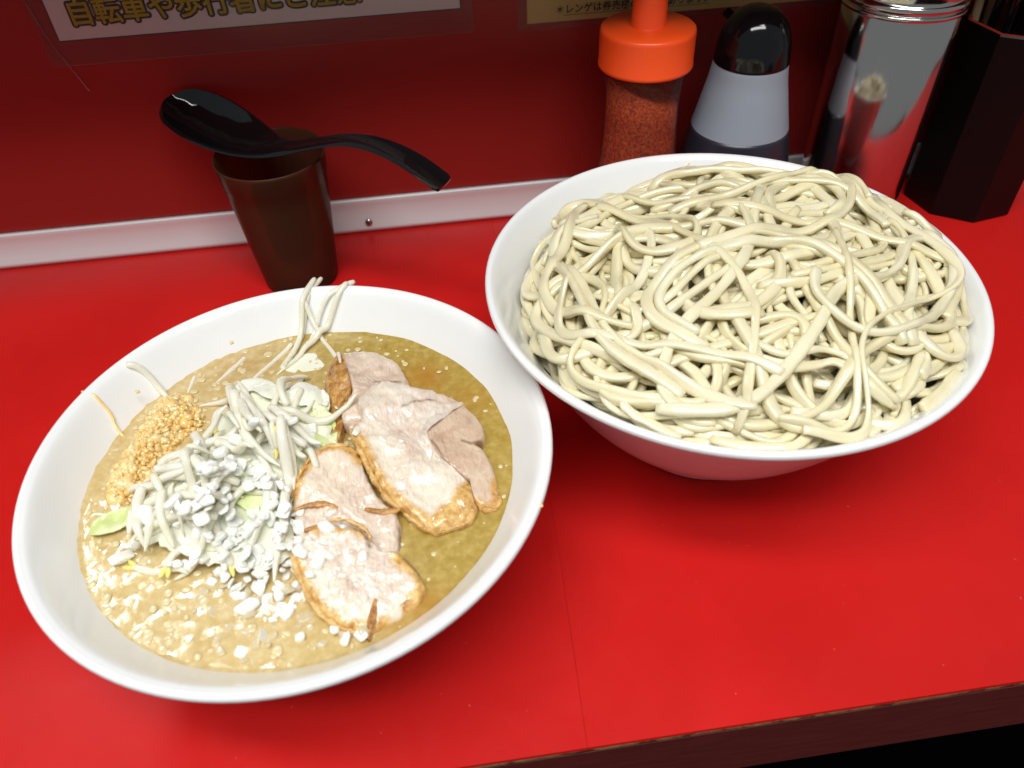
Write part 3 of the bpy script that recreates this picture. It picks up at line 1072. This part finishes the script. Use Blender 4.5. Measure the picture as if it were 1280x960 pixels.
# ------------------------------------------------------------------ vegetable heap: base heights
heap_poly = polyworld([(150, 655), (168, 612), (230, 560), (270, 510), (300, 478), (350, 472), (400, 482), (424, 520), (416, 560), (388, 590), (372, 620), (372, 690), (345, 730), (290, 735), (240, 705), (180, 690)], .070)
hc = heap_poly.mean(0)
for i in range(hmS.n):
    for j in range(hmS.n):
        x, y = hmS.X[i, j] + BL[0], hmS.Y[i, j] + BL[1]
        if abs(x - hc[0]) < .075 and abs(y - hc[1]) < .08 and in_poly(x, y, heap_poly):
            d = seg_dist(np.array([x, y]), np.vstack([heap_poly, heap_poly[:1]]))
            hh = SZ + .0115 * (1 - math.exp(-d / .012)) + .0012 * noise.noise((x * 110, y * 110, 4))
            hmS.H[i, j] = max(hmS.H[i, j], hh)


def heap_z(x, y):
    return hmS.get(x, y)


# cabbage leaves
def leaf(pts, lab, m, dz=.0015, wave=.004, seed=1, thick=.0011, nseg=70):
    out = resample(curve_pts(polyworld(pts, .076), 6, True), n=nseg, closed=True)
    cen = out.mean(0)
    base = float(np.mean([hmS.get(*p) for p in out] + [hmS.get(*cen)] * 10))
    zf = lambda x, y: base + dz + .5 * (hmS.get(x, y) - base) + wave * noise.noise((x * 60, y * 60, seed)) + wave * .3 * noise.noise((x * 170, y * 170, seed))
    V = []; fr = np.linspace(0, 1, 12)
    for s in (1, -1):
        for f in fr:
            for k in range(nseg):
                p = cen + (out[k] - cen) * f * (1 + .05 * noise.noise((out[k][0] * 300, out[k][1] * 300, seed)))
                V.append((p[0], p[1], zf(*p) + s * thick * .5 * (1 - .5 * f ** 6)))
    F = []; n = len(fr)
    for s in (0, 1):
        for i in range(n - 1):
            for k in range(nseg):
                k2 = (k + 1) % nseg
                a = (s * n + i) * nseg
                q = (a + k, a + nseg + k, a + nseg + k2, a + k2)
                F.append(q if s == 0 else q[::-1])
    a = (n - 1) * nseg; b_ = (2 * n - 1) * nseg
    for k in range(nseg):
        k2 = (k + 1) % nseg
        F.append((a + k, b_ + k, b_ + k2, a + k2))
    o = obj('cabbage_leaf', V, F, m)
    tag(o, lab, 'cabbage', 'boiled cabbage pieces in the vegetable heap')
    for v in V[:n * nseg]:
        i, j = hmS.idx(np.array([[v[0], v[1]]]))
        hmS.H[i[0], j[0]] = max(hmS.H[i[0], j[0]], v[2] - .0005)
    return o


Z6 = lambda x, y: (100 + x * 300 / 1029, 440 + y * 280 / 960)
leaf([(286, 482), (300, 477), (322, 474), (340, 479), (352, 487), (366, 496), (374, 508), (362, 512), (345, 506), (332, 505), (318, 494), (300, 490)], 'large translucent white cabbage piece at the back top of the vegetable heap', M['cabbage'], .004, .004, 2)
leaf([(362, 488), (378, 480), (394, 480), (408, 490), (412, 505), (400, 512), (384, 508), (366, 508)], 'pale green cabbage piece beside the brown pork crust', M['cabbage'], .004, .004, 5)
leaf([(102, 650), (112, 636), (130, 627), (150, 622), (165, 624), (162, 638), (145, 648), (124, 656), (106, 657)], 'bright green cabbage piece at the left end of the heap', M['cabbage_green'], .0025, .003, 7)
leaf([(160, 650), (180, 612), (232, 566), (276, 516), (310, 486), (352, 484), (396, 494), (412, 525), (400, 560), (378, 590), (364, 625), (360, 680), (334, 702), (290, 704), (240, 688), (190, 672)], 'broad pale boiled cabbage layer lying under the bean sprouts and onion', M['cabbage'], .0005, .0015, 3, nseg=110)
leaf([(392, 505), (412, 512), (420, 535), (412, 556), (396, 548), (388, 528)], 'yellow green cabbage piece tucked under the middle of the pork', M['cabbage_green'], .002, .003, 9)
leaf([(285, 600), (310, 588), (335, 598), (345, 622), (325, 640), (298, 632)], 'pale cabbage piece showing through the diced onion', M['cabbage_green'], .002, .003, 12)
leaf([(210, 590), (240, 575), (275, 580), (280, 605), (255, 625), (220, 615)], 'whitish cabbage piece under the bean sprouts near the garlic', M['cabbage'], .001, .003, 14)
leaf([(330, 520), (372, 530), (392, 560), (370, 585), (340, 565)], 'whitish cabbage piece between the sprouts and the pork', M['cabbage'], .001, .003, 15)
leaf([(220, 650), (262, 636), (300, 648), (292, 678), (250, 682), (218, 672)], 'whitish cabbage piece under the front of the diced onion', M['cabbage'], .000, .003, 17)
leaf([(418, 432), (430, 424), (452, 424), (478, 428), (470, 434), (440, 437)], 'thin pale green cabbage shred floating at the back of the broth', M['cabbage_green'], .0005, .0006, 19)
leaf([(340, 440), (362, 425), (392, 425), (400, 440), (372, 450)], 'soaked yellowish cabbage piece at the back edge of the broth', M['cabbage'], .0003, .0012, 21)

# ------------------------------------------------------------------ bean sprouts
SP = 'boiled bean sprouts in the left bowl'


def sprout(P2, rad, label, head=True, iters=10, dz=0.0, taper=True):
    rad = rad * .90
    P2 = resample(P2, ds=.0011)
    for _ in range(3): P2[1:-1] = .25 * P2[:-2] + .5 * P2[1:-1] + .25 * P2[2:]
    sup = hmS.support(P2, rad) - .0004
    z = relax(sup, iters, 4) + dz
    hmS.stamp(P2, rad, z)
    n = len(P2); t = np.linspace(0, 1, n)
    w = rad * (1 + .10 * np.sin(t * 11 + P2[0, 0] * 900))
    if taper: w = w * np.interp(t, [0, .04, .62, .9, 1], [.75, 1, .95, .55, .22])
    P = np.column_stack([P2, z])
    V, F = sweep(P, w, w * .95, 10, 2.1)
    o = obj('bean_sprout', V, F, M['sprout'])
    tag(o, label, 'bean sprout', SP)
    if head:
        d = P[0] - P[min(3, n - 1)]; d /= np.linalg.norm(d)
        s = np.cross(d, (0, 0, 1)); s /= np.linalg.norm(s)
        mb = MB()
        for sg in (-1, 1):
            c0 = P[0] + d * .0016 + s * sg * .0007
            Q = np.array([c0 - d * .0022, c0 - d * .001 + s * sg * .0002, c0 + d * .001 + s * sg * .0006, c0 + d * .0026 + s * sg * .0011])
            Q = curve_pts(Q, 4)
            tt = np.linspace(0, 1, len(Q))
            v_, f_ = sweep(Q, (.0011 * np.sin(np.clip(tt, .08, .92) * math.pi) ** .6), .0008, 8, 2)
            mb.add(v_, f_)
        obj('sprout_head', mb.V, mb.F, M['sprout_head'], o)
    return o


LAB_H = 'pale boiled bean sprout tangled in the vegetable heap beside the pork'
# random lower layer first
hp = [p for p in heap_poly]
xs0, xs1 = heap_poly.min(0), heap_poly.max(0)
cnt = 0
while cnt < 30:
    p = np.array([rng.uniform(xs0[0], xs1[0]), rng.uniform(xs0[1], xs1[1])])
    if not in_poly(p[0], p[1], hp): continue
    L = rng.uniform(.03, .058); h = rng.uniform(0, 6.28); k = rng.normal(0, 22); dk = rng.normal(0, 900)
    pts = []; q = p - .5 * L * np.array([math.cos(h), math.sin(h)])
    for s in range(24):
        pts.append(q.copy()); h += k * L / 24; k += dk * L / 24; q = q + L / 24 * np.array([math.cos(h), math.sin(h)])
    pts = np.array(pts)
    if sum(in_poly(a, b_, hp) for a, b_ in pts[::4]) < 5: continue
    sprout(pts, rng.uniform(.0017, .0023), LAB_H, rng.random() < .14, 12)
    cnt += 1
LINES = [
    ([(190, 625), (185, 670), (180, 735)], .0021, 0),
    ([(300, 500), (340, 580), (370, 640)], .0019, 0), ([(250, 555), (222, 640), (226, 720), (242, 780)], .0023, 0),
    ([(310, 640), (302, 700), (265, 765), (240, 800)], .0019, 0), ([(330, 520), (400, 490), (490, 485), (560, 540), (610, 590)], .0021, 0),
    ([(660, 540), (600, 615), (540, 705)], .0024, 0), ([(170, 830), (260, 855), (340, 845), (420, 880)], .0019, 1),
    ([(330, 860), (360, 805), (440, 775)], .0020, 1), ([(520, 520), (575, 595), (640, 600)], .0022, 0),
    ([(370, 615), (350, 700), (378, 800)], .0021, 0), ([(690, 190), (765, 290), (830, 400), (865, 465)], .0022, 0),
    ([(670, 195), (690, 300), (735, 400), (850, 465)], .0024, 0), ([(830, 250), (900, 320), (1029, 375)], .0023, 0),
    ([(880, 385), (925, 420), (965, 440)], .0019, 1), ([(550, 285), (562, 210), (602, 212), (640, 280), (700, 370)], .0021, 1),
    ([(310, 455), (318, 410), (370, 382), (470, 362), (560, 330), (655, 285)], .0024, 0), ([(445, 275), (490, 350), (548, 455)], .0026, 0),
    ([(492, 470), (492, 590), (465, 690), (432, 760)], .0023, 0), ([(340, 472), (430, 455), (520, 462), (590, 450)], .0014, 1),
    ([(580, 400), (620, 390), (700, 420), (760, 440)], .0024, 0), ([(850, 420), (845, 350), (885, 345), (912, 440), (905, 560)], .0015, 1),
    ([(885, 345), (885, 500), (860, 660), (828, 780), (800, 915)], .0026, 0), ([(720, 330), (735, 375), (770, 370), (775, 330)], .0013, 0),
    ([(700, 240), (740, 330), (800, 400)], .0022, 0), ([(620, 640), (560, 700), (500, 740)], .0022, 0), ([(430, 640), (520, 680), (600, 700)], .0020, 0),
]
for pl, rad, hd in LINES:
    px = [Z6(*p) for p in pl]
    sprout(curve_pts(polyworld(px, .082), 8), rad, LAB_H, bool(hd), 10)
# sprouts at the bowl wall
zw = .076
WALLS = [([(405, 361), (392, 378), (374, 402), (356, 428), (345, 442)], .0015), ([(446, 366), (425, 376), (398, 392), (375, 420)], .0018), ([(382, 385), (392, 400), (412, 424), (424, 446), (428, 468)], .0014),
         ([(438, 372), (415, 390), (388, 412), (362, 436), (340, 452)], .0019), ([(398, 366), (380, 392), (366, 420), (352, 446)], .0017), ([(300, 430), (282, 446), (262, 462)], .0014), ([(236, 452), (232, 462), (226, 474)], .0011), ([(165, 470), (182, 468), (196, 476), (205, 484)], .0019), ([(360, 415), (330, 440), (300, 465)], .0014)]
for pl, rad in WALLS:
    sprout(curve_pts(polyworld(pl, zw), 8), rad, 'slender bean sprout leaning out of the broth onto the white inner wall of the bowl', False, 4)
for pl, rad, lb in (([(108, 499), (122, 503), (134, 510), (136, 518), (142, 524)], .0007, 'fine brown root thread stuck to the left inner wall of the bowl'),
                ([(858, 207), (866, 202), (878, 198), (888, 197)], .0005, 'fine pale thread on the far inner rim of the noodle bowl')):
    if pl[0][0] < 500:
        P = resample(curve_pts(polyworld(pl, .078), 6), ds=.001); z = hmS.support(P, rad)
    else:
        P = resample(curve_pts(polyworld(pl, .098), 6), ds=.001); z = inner_z(PROF_R, 15, np.hypot(P[:, 0] - BR[0], P[:, 1] - BR[1])) + .0006
    V, F = sweep(np.column_stack([P, z]), rad, rad, 8, 2)
    tag(obj('root_thread', V, F, M['garlic']), lb, 'root thread')

# ------------------------------------------------------------------ minced garlic
gp = polyworld([(200, 492), (226, 487), (248, 505), (252, 520), (232, 530), (214, 552), (190, 582), (172, 602), (160, 618), (142, 622), (130, 605), (134, 585), (160, 550), (182, 512)], .072)
mb = MB()
ico = bmesh.new(); bmesh.ops.create_icosphere(ico, subdivisions=1, radius=1)
IV = np.array([v.co[:] for v in ico.verts]); IF = [tuple(v.index for v in f.verts) for f in ico.faces]; ico.free()
gmin, gmax = gp.min(0), gp.max(0)
gbase = {}
k = 0
while k < 1300:
    p = np.array([rng.uniform(gmin[0], gmax[0]), rng.uniform(gmin[1], gmax[1])])
    if not in_poly(p[0], p[1], gp): continue
    d = seg_dist(p, np.vstack([gp, gp[:1]]))
    hgt = SZ + .0125 * (1 - math.exp(-d / .010))
    r = rng.uniform(.0006, .0018)
    if k < 330: r *= 2.2; hgt -= .0028
    s = rng.uniform(.45, 1.5, 3) * r
    A_ = Matrix.Rotation(rng.uniform(0, 6), 3, Vector(rng.normal(0, 1, 3)).normalized())
    vv = (IV * (1 + rng.normal(0, .14, (len(IV), 1)))) * s @ np.array(A_)
    mb.add(vv + np.array([p[0], p[1], hgt + rng.uniform(-.001, .0012)]), IF)
    k += 1
gc = gp.mean(0); n_g = 60
go = resample(gp, n=n_g, closed=True)
Vg = []; Fg = []
for f in np.linspace(0, .97, 14):
    for q in range(n_g):
        p = gc + (go[q] - gc) * f
        d = seg_dist(p, np.vstack([gp, gp[:1]]))
        Vg.append((p[0], p[1], SZ - .0006 + .0125 * (1 - math.exp(-d / .010)) + .0007 * noise.noise((p[0] * 500, p[1] * 500, 2))))
for i in range(13):
    for q in range(n_g):
        q2 = (q + 1) % n_g
        Fg.append((i * n_g + q, (i + 1) * n_g + q, (i + 1) * n_g + q2, i * n_g + q2))
mb.add(Vg, Fg)
g_ = obj('minced_garlic', mb.V, mb.F, M['garlic'])
tag(g_, 'golden mound of minced garlic at the left edge of the broth', 'garlic', None, 'stuff')

# ------------------------------------------------------------------ diced onion
def onion_mesh(seed):
    r_ = np.random.default_rng(seed)
    bm = bmesh.new()
    bmesh.ops.create_icosphere(bm, subdivisions=3, radius=1.0)
    e = r_.uniform(.42, .68)
    sh = r_.normal(0, .22, (3, 3)) + np.eye(3)
    for v in bm.verts:
        p = np.array(v.co[:])
        p = np.sign(p) * np.abs(p) ** e * .5
        p = sh @ p
        p *= 1 + .10 * noise.noise(Vector((p[0] * 2.2 + seed, p[1] * 2.2, p[2] * 2.2)))
        v.co = Vector(p)
        v.co.z += .25 * v.co.x * v.co.x
    me = bpy.data.meshes.new('onion_piece')
    bm.to_mesh(me); bm.free()
    me.polygons.foreach_set('use_smooth', [True] * len(me.polygons))
    return me


OM = []
for s in range(8):
    me = onion_mesh(s); me.materials.append(M['onion']); OM.append(me)
OMS = []
for s in range(4):
    me = onion_mesh(50 + s); me.materials.append(M['onion_soaked']); OMS.append(me)


def onion(x, y, size, label, soaked=False, sink=0.0):
    me = (OMS if soaked else OM)[int(rng.integers(4 if soaked else 8))]
    o = bpy.data.objects.new('onion_piece', me)
    COL.objects.link(o)
    sx_, sy_, sz_ = size * rng.uniform(.75, 1.3), size * rng.uniform(.65, 1.1), size * rng.uniform(.30, .60)
    r = .42 * max(sx_, sy_)
    z = float(hmS.support(np.array([[x, y]]), max(r, .0009), .2)[0])
    z = .5 * z + .5 * hmS.get(x, y) + sz_ * .32 - sink
    o.location = (x, y, z)
    o.rotation_euler = (rng.normal(0, .12 if soaked else .38), rng.normal(0, .12 if soaked else .38), rng.uniform(0, 6.28))
    o.scale = (sx_, sy_, sz_)
    hmS.stamp(np.array([[x, y]]), max(r * .7, .0009), np.array([z - sz_ * .1]), .2)
    tag(o, label, 'onion', {True: 'diced onion pieces floating in the broth'}.get(soaked, 'diced white onion pieces scattered over the toppings'))
    return o


pile = polyworld([(238, 640), (262, 600), (300, 575), (345, 585), (372, 620), (378, 660), (378, 705), (372, 745), (335, 758), (288, 742), (262, 715), (236, 700), (200, 692)], .080)
pm, px_ = pile.min(0), pile.max(0)
k = 0
LO = 'small diced white onion piece piled in the middle of the left bowl'
while k < 195:
    p = np.array([rng.uniform(pm[0], px_[0]), rng.uniform(pm[1], px_[1])])
    if not in_poly(p[0], p[1], pile): continue
    onion(p[0], p[1], rng.uniform(.0026, .0050), LO); k += 1
for (x, y, s) in ((440, 522, .0065), (446, 540, .005), (428, 553, .006), (387, 527, .006), (372, 545, .006), (405, 498, .0045), (535, 560, .005), (500, 600, .006), (425, 645, .0065), (408, 660, .0065), (434, 688, .0065),
                  (452, 690, .0065), (408, 690, .0065), (412, 712, .006), (490, 732, .0055), (395, 700, .006), (384, 712, .0065), (378, 690, .0065), (480, 548, .006), (500, 548, .006), (420, 742, .004), (405, 675, .005), (395, 690, .005), (455, 705, .004), (418, 500, .003), (505, 575, .005)):
    p = at(x, y, .079)
    onion(p[0], p[1], s * .8, 'diced white onion piece lying on or against the pork slices')
for (x, y) in ((160, 672), (140, 680), (230, 652), (262, 668), (180, 640), (255, 575), (280, 575), (300, 560), (330, 560), (270, 620), (352, 600)):
    p = at(x, y, .078)
    onion(p[0], p[1], rng.uniform(.0045, .0072), 'larger white onion chunk lying among the bean sprouts outside the diced pile')
fl = polyworld([(250, 720), (300, 735), (370, 740), (390, 775), (430, 790), (470, 785), (462, 805), (400, 825), (330, 836), (280, 826), (250, 790), (235, 750)], SZ)
fm, fx_ = fl.min(0), fl.max(0)
k = 0
while k < 58:
    p = np.array([rng.uniform(fm[0], fx_[0]), rng.uniform(fm[1], fx_[1])])
    if not in_poly(p[0], p[1], fl) or math.hypot(*(p - BL[:2])) > .0915: continue
    onion(p[0], p[1], rng.uniform(.0028, .0052), 'soaked onion piece half sunk in the tan broth at the front of the bowl', True, .0007); k += 1
for (x, y, s) in ((310, 760, .007), (375, 797, .008), (420, 790, .006), (432, 800, .007), (452, 797, .0075), (290, 715, .006), (365, 755, .0065), (330, 795, .007), (302, 815, .006)):
    p = at(x, y, SZ)
    onion(p[0], p[1], s * .68, 'bright white onion piece floating on the broth in front of the pork')

# crumbs of back fat and garlic floating in the broth: nobody could count them
ico = bmesh.new(); bmesh.ops.create_icosphere(ico, subdivisions=2, radius=1)
IV2 = np.array([v.co[:] for v in ico.verts]); IF2 = [tuple(v.index for v in f.verts) for f in ico.faces]; ico.free()
mb = MB()
k = 0
while k < 270:
    a = rng.uniform(0, 6.28); r = .0955 * math.sqrt(rng.uniform(0, 1))
    x, y = BL[0] + r * math.cos(a), BL[1] + r * math.sin(a)
    if x > BL[0] + .03 and rng.random() < .6: continue
    if hmS.get(x, y) > SZ + .002: continue
    s = rng.uniform(.0004, .0017) * (1.25 if x < BL[0] else .8)
    vv = IV2 * (1 + rng.normal(0, .04, (len(IV2), 1))) * np.array([s * rng.uniform(.7, 1.5), s * rng.uniform(.7, 1.5), s * .3])
    mb.add(vv + np.array([x, y, SZ + rng.uniform(-.0002, .0003)]), IF2); k += 1
fc = obj('fat_crumbs', mb.V, mb.F, M['crumb'])
tag(fc, 'tiny pale crumbs of back fat floating all over the broth', 'crumbs', None, 'stuff')
# dried crumbs on the rim
for (x, y, zz, lb) in ((676, 632, .0842, 'tiny brown crumb stuck on the right outer rim of the left bowl'), (172, 490, .079, 'tiny tan crumb on the left inner wall of the bowl'), (290, 428, .083, 'tiny speck on the upper inner wall of the left bowl')):
    p = at(x, y, zz)
    vv = IV * (1 + rng.normal(0, .2, (len(IV), 1))) * np.array([.0012, .0010, .0009])
    tag(obj('crumb', vv + p, IF, M['garlic']), lb, 'crumb')

# ------------------------------------------------------------------ cup
CC = np.array([-.1030, .4845, 0.0])
prof = [(.0005, .0030), (.0225, .0030), (.0240, .0012), (.0252, .0002), (.0262, .0012), (.0266, .004), (.0300, .040), (.0330, .075), (.0343, .0875), (.0349, .0885), (.0358, .1000), (.0363, .1022), (.0358, .1030), (.0351, .1022), (.0343, .0990), (.0332, .0880), (.0312, .0740), (.0282, .040), (.0252, .0075), (.0225, .0055), (.0005, .0050)]
prof = [(r, z * .965) for r, z in prof]
V, F = lathe(prof, CC, 72)
cup = obj('cup', V, F, M['cup'], origin=CC)
tag(cup, 'smoked brown translucent plastic tumbler with a black spoon across its mouth', 'cup')

# ------------------------------------------------------------------ spoon
A2 = np.array([-.1685, .5264]); B2 = np.array([.0080, .4050])
dv = (B2 - A2) / np.linalg.norm(B2 - A2); sv = np.array([dv[1], -dv[0]])   # side: toward the viewer
sz = [(0, .1212), (.0125, .1205), (.0355, .1145), (.0589, .1082), (.0809, .1050), (.0979, .1075), (.119, .1150), (.1451, .1228), (.1684, .1245), (.1899, .1200), (.2079, .1118), (.2140, .1085)]
ss = np.concatenate([np.linspace(0, .012, 10), np.linspace(.0135, .214, 80)])
cz = curve_pts(sz, 8)
zc = np.interp(ss, cz[:, 0], cz[:, 1])
for _ in range(6): zc[1:-1] = .25 * zc[:-2] + .5 * zc[1:-1] + .25 * zc[2:]
hw = np.interp(ss, [0, .001, .004, .010, .020, .034, .050, .066, .080, .090, .100, .120, .150, .180, .205, .212, .214], [.0012, .0052, .0098, .0142, .0178, .0192, .0180, .0148, .0106, .0076, .0060, .0051, .0052, .0063, .0077, .0072, .0060])
for _ in range(4): hw[2:-2] = (hw[:-4] + hw[1:-3] + hw[2:-2] + hw[3:-1] + hw[4:]) / 5
dp = np.interp(ss, [0, .004, .014, .030, .048, .066, .082, .095, .214], [0, .004, .0105, .0138, .0138, .0105, .0050, .0016, .0010])
for _ in range(4): dp[1:-1] = .25 * dp[:-2] + .5 * dp[1:-1] + .25 * dp[2:]
nt_ = 21
V = []; F = []
for i, s in enumerate(ss):
    c0 = A2 + dv * s
    for j in range(nt_):
        t = -1 + 2 * j / (nt_ - 1)
        rl = .22 * math.exp(-(s / .085) ** 4)
        off = hw[i] * t * 1.06
        dn = dp[i] * (1 - abs(t) ** 2.3)
        p = c0 + sv * (off * math.cos(rl) - dn * math.sin(rl))
        z = zc[i] + .0016 - dn * math.cos(rl) - off * math.sin(rl)
        V.append((p[0], p[1], z))
for i in range(len(ss) - 1):
    for j in range(nt_ - 1):
        a = i * nt_ + j
        F.append((a, a + nt_, a + nt_ + 1, a + 1))
sp_ = obj('soup_spoon', V, F, M['black_plastic'])
tag(sp_, 'black plastic soup spoon with a curved handle resting on the brown tumbler', 'spoon')
md = sp_.modifiers.new('thick', 'SOLIDIFY'); md.thickness = .0028; md.offset = -1
md = sp_.modifiers.new('round', 'BEVEL'); md.width = .0011; md.segments = 3; md.limit_method = 'ANGLE'; md.angle_limit = R_(50)
me = sp_.data
if me.polygons[0].normal.z < 0: me.flip_normals()

# ------------------------------------------------------------------ chili bottle
CB = np.array([.1450, .4850, 0.0])
ch = empty('chili_bottle', CB, 'clear waisted bottle of red chili powder with a bright orange cap', 'bottle')
prof = [(.0005, .0015), (.0270, .0005), (.0300, .003), (.0302, .020), (.0285, .050), (.0258, .080), (.0246, .105), (.0252, .122), (.0262, .130), (.0262, .1325), (.0250, .1335), (.0250, .1365)]
V, F = lathe(smooth_profile(prof, 4), CB, 72)
obj('jar', V, F, M['clear'], ch)
# powder body with a slanted top
pr = [(.0005, .003), (.0285, .004), (.0287, .020), (.0270, .050), (.0243, .080), (.0234, .1100)]
n = 60
V = []; F = []
for (r, z) in smooth_profile(pr, 4):
    for k in range(n):
        a = 2 * math.pi * k / n
        zz = z
        V.append((CB[0] + r * math.cos(a), CB[1] + r * math.sin(a), zz))
rows = len(V) // n
for k in range(n):                                  # last ring: slanted surface
    i = (rows - 1) * n + k
    x, y, z = V[i]
    V[i] = (x, y, 1190e-4 - .45 * (x - CB[0]) + .0007 * noise.noise((x * 300, y * 300, 1)))
for i in range(rows - 1):
    for k in range(n):
        k2 = (k + 1) % n
        F.append((i * n + k, i * n + k2, (i + 1) * n + k2, (i + 1) * n + k))
for f in (.75, .5, .25, .02):
    for k in range(n):
        a = 2 * math.pi * k / n; r = .0232 * f
        x, y = CB[0] + r * math.cos(a), CB[1] + r * math.sin(a)
        V.append((x, y, 1190e-4 - .45 * (x - CB[0]) + .0012 * noise.noise((x * 300, y * 300, 1))))
for i in range(rows - 1, rows + 3):
    for k in range(n):
        k2 = (k + 1) % n
        F.append((i * n + k, i * n + k2, (i + 1) * n + k2, (i + 1) * n + k))
obj('chili_powder', V, F, M['chili'], ch)
n = 120
V = []; F = []
prof = [(.0262, .1350), (.0296, .1350), (.0303, .1358), (.0303, .1375), (.0300, .1382), (.0300, .1560), (.0296, .1580), (.0284, .1590), (.0150, .1594), (.0112, .1596), (.0108, .1602), (.0103, .1800), (.0098, .1900), (.0085, .1920), (.0005, .1922)]
for i, (r, z) in enumerate(prof):
    for k in range(n):
        a = 2 * math.pi * k / n
        rr_ = r - (.00035 if (k % 2 and i in (4, 5)) else 0)
        V.append((CB[0] + rr_ * math.cos(a), CB[1] + rr_ * math.sin(a), z))
for i in range(len(prof) - 1):
    for k in range(n):
        k2 = (k + 1) % n
        F.append((i * n + k, i * n + k2, (i + 1) * n + k2, (i + 1) * n + k))
cp_ = obj('cap', V[:10 * n], F[:9 * n], M['orange'], ch)
nz = obj('nozzle', V[9 * n:], [tuple(i - 9 * n for i in f) for f in F[9 * n:]], M['orange'], cp_)

# ------------------------------------------------------------------ sauce bottle
CS = np.array([.2170, .4870, 0.0])
sb = empty('sauce_bottle', CS, 'translucent white squeeze bottle of dark sauce with a black domed cap', 'bottle')
prof = [(.0331, .0868), (.0305, .098), (.0279, .110), (.0255, .121), (.0240, .1305), (.0220, .1308)]
V, F = lathe(smooth_profile(prof, 4), CS, 72)
obj('body', V, F, M['bottle_white'], sb)
prof = smooth_profile([(.0005, .001), (.0400, .001), (.0425, .004), (.0425, .018), (.0400, .045), (.0367, .070), (.0331, .0867)], 4) + [(.0005, .0869)]
V, F = lathe(prof, CS, 60)
obj('sauce', V, F, M['soy'], sb)
prof = [(.0220, .1302), (.0241, .1304), (.0245, .1314), (.0244, .1335), (.0234, .1420), (.0210, .1505), (.0170, .1575), (.0115, .1624), (.0055, .1646), (.0005, .1650)]
V, F = lathe(smooth_profile(prof, 4), CS, 72)
cap = obj('cap', V, F, M['black_gloss'], sb)
V, F = sweep(curve_pts([(CS[0] - .009, CS[1] + .012, .152), (CS[0] - .0125, CS[1] + .018, .1545), (CS[0] - .0135, CS[1] + .020, .1555)], 5), .0034, .0034, 12, 2)
obj('spout', V, F, M['black_gloss'], cap)

# ------------------------------------------------------------------ steel canister
CN = np.array([.3120, .4870, 0.0])
cn = empty('steel_canister', CN, 'polished stainless steel canister with a ringed lid, reflecting the noodles', 'canister')
prof = [(.0005, .0005), (.0345, .0005), (.0362, .002), (.0365, .004), (.0365, .1580), (.0358, .1592)]
V, F = lathe(prof, CN, 96)
obj('body', V, F, M['steel'], cn)
prof = [(.0358, .1588), (.0380, .1592), (.0386, .1602), (.0384, .1616), (.0372, .1625), (.0380, .1636), (.0384, .1652), (.0378, .1670), (.0368, .1680), (.0364, .1700), (.0366, .1800), (.0350, .1850), (.0200, .1880), (.0005, .1885)]
V, F = lathe(smooth_profile(prof, 4), CN, 96)
obj('lid', V, F, M['steel'], cn)

# ------------------------------------------------------------------ chopstick box
CX = np.array([.4165, .4995, 0.0])
bx = empty('chopstick_box', CX, 'black octagonal chopstick box with a red inner rim', 'box')
ang0 = R_(-35 + 90 + 180 + 22.5 - 0.0)
e2n = math.atan2(-.819, -.574)          # outward normal of the face toward the viewer


def octa(r, z):
    return [(CX[0] + r * math.cos(e2n + R_(22.5 + 45 * k)), CX[1] + r * math.sin(e2n + R_(22.5 + 45 * k)), z) for k in range(8)]


V = octa(.0385, .0) + octa(.0405, .0008) + octa(.0408, .0020) + octa(.0408, .1352) + octa(.0400, .1360)
F = []
for i in range(4):
    for k in range(8):
        k2 = (k + 1) % 8
        F.append((i * 8 + k, i * 8 + k2, (i + 1) * 8 + k2, (i + 1) * 8 + k))
F.append(tuple(range(8))[::-1])
obj('shell', V, F, M['lacquer'], bx, smooth=False)
V = octa(.0400, .1361) + octa(.0374, .1364) + octa(.0370, .1350) + octa(.0368, .006)
F = []
for i in range(3):
    for k in range(8):
        k2 = (k + 1) % 8
        F.append((i * 8 + k, i * 8 + k2, (i + 1) * 8 + k2, (i + 1) * 8 + k))
F.append(tuple(24 + k for k in range(8)))
obj('lining', V, F, M['red_lacquer'], bx, smooth=False)
STK = [(-.026, .014, 0), (-.020, .020, 1), (-.013, .024, 0), (-.021, .006, 1), (-.010, .012, 1), (-.003, .022, 1), (.006, .014, 1), (.012, .024, 1), (.002, .002, 1), (-.012, -.004, 1), (.016, .004, 0), (.008, -.010, 0), (.022, .014, 0)]
for i, (dx, dy, kind) in enumerate(STK):
    lx, ly = rng.normal(0, .004, 2)
    P = [(CX[0] + dx * .8, CX[1] + dy * .8, .007), (CX[0] + dx + lx, CX[1] + dy + ly, .1 + .05), (CX[0] + dx * 1.1 + 1.6 * lx, CX[1] + dy * 1.05 + 1.4 * ly, .222 + rng.normal(0, .002))]
    P = resample(np.array(P), n=10)
    V, F = sweep(P, np.linspace(.0018, .0036, 10), np.linspace(.0018, .0036, 10), 8, 4)
    o = obj('chopstick', V, F, M['black_gloss'] if kind else M['wood'])
    tag(o, 'black lacquered chopstick standing in the octagonal box' if kind else 'pale wooden chopstick standing in the octagonal box', 'chopstick', 'chopsticks standing in the octagonal box')
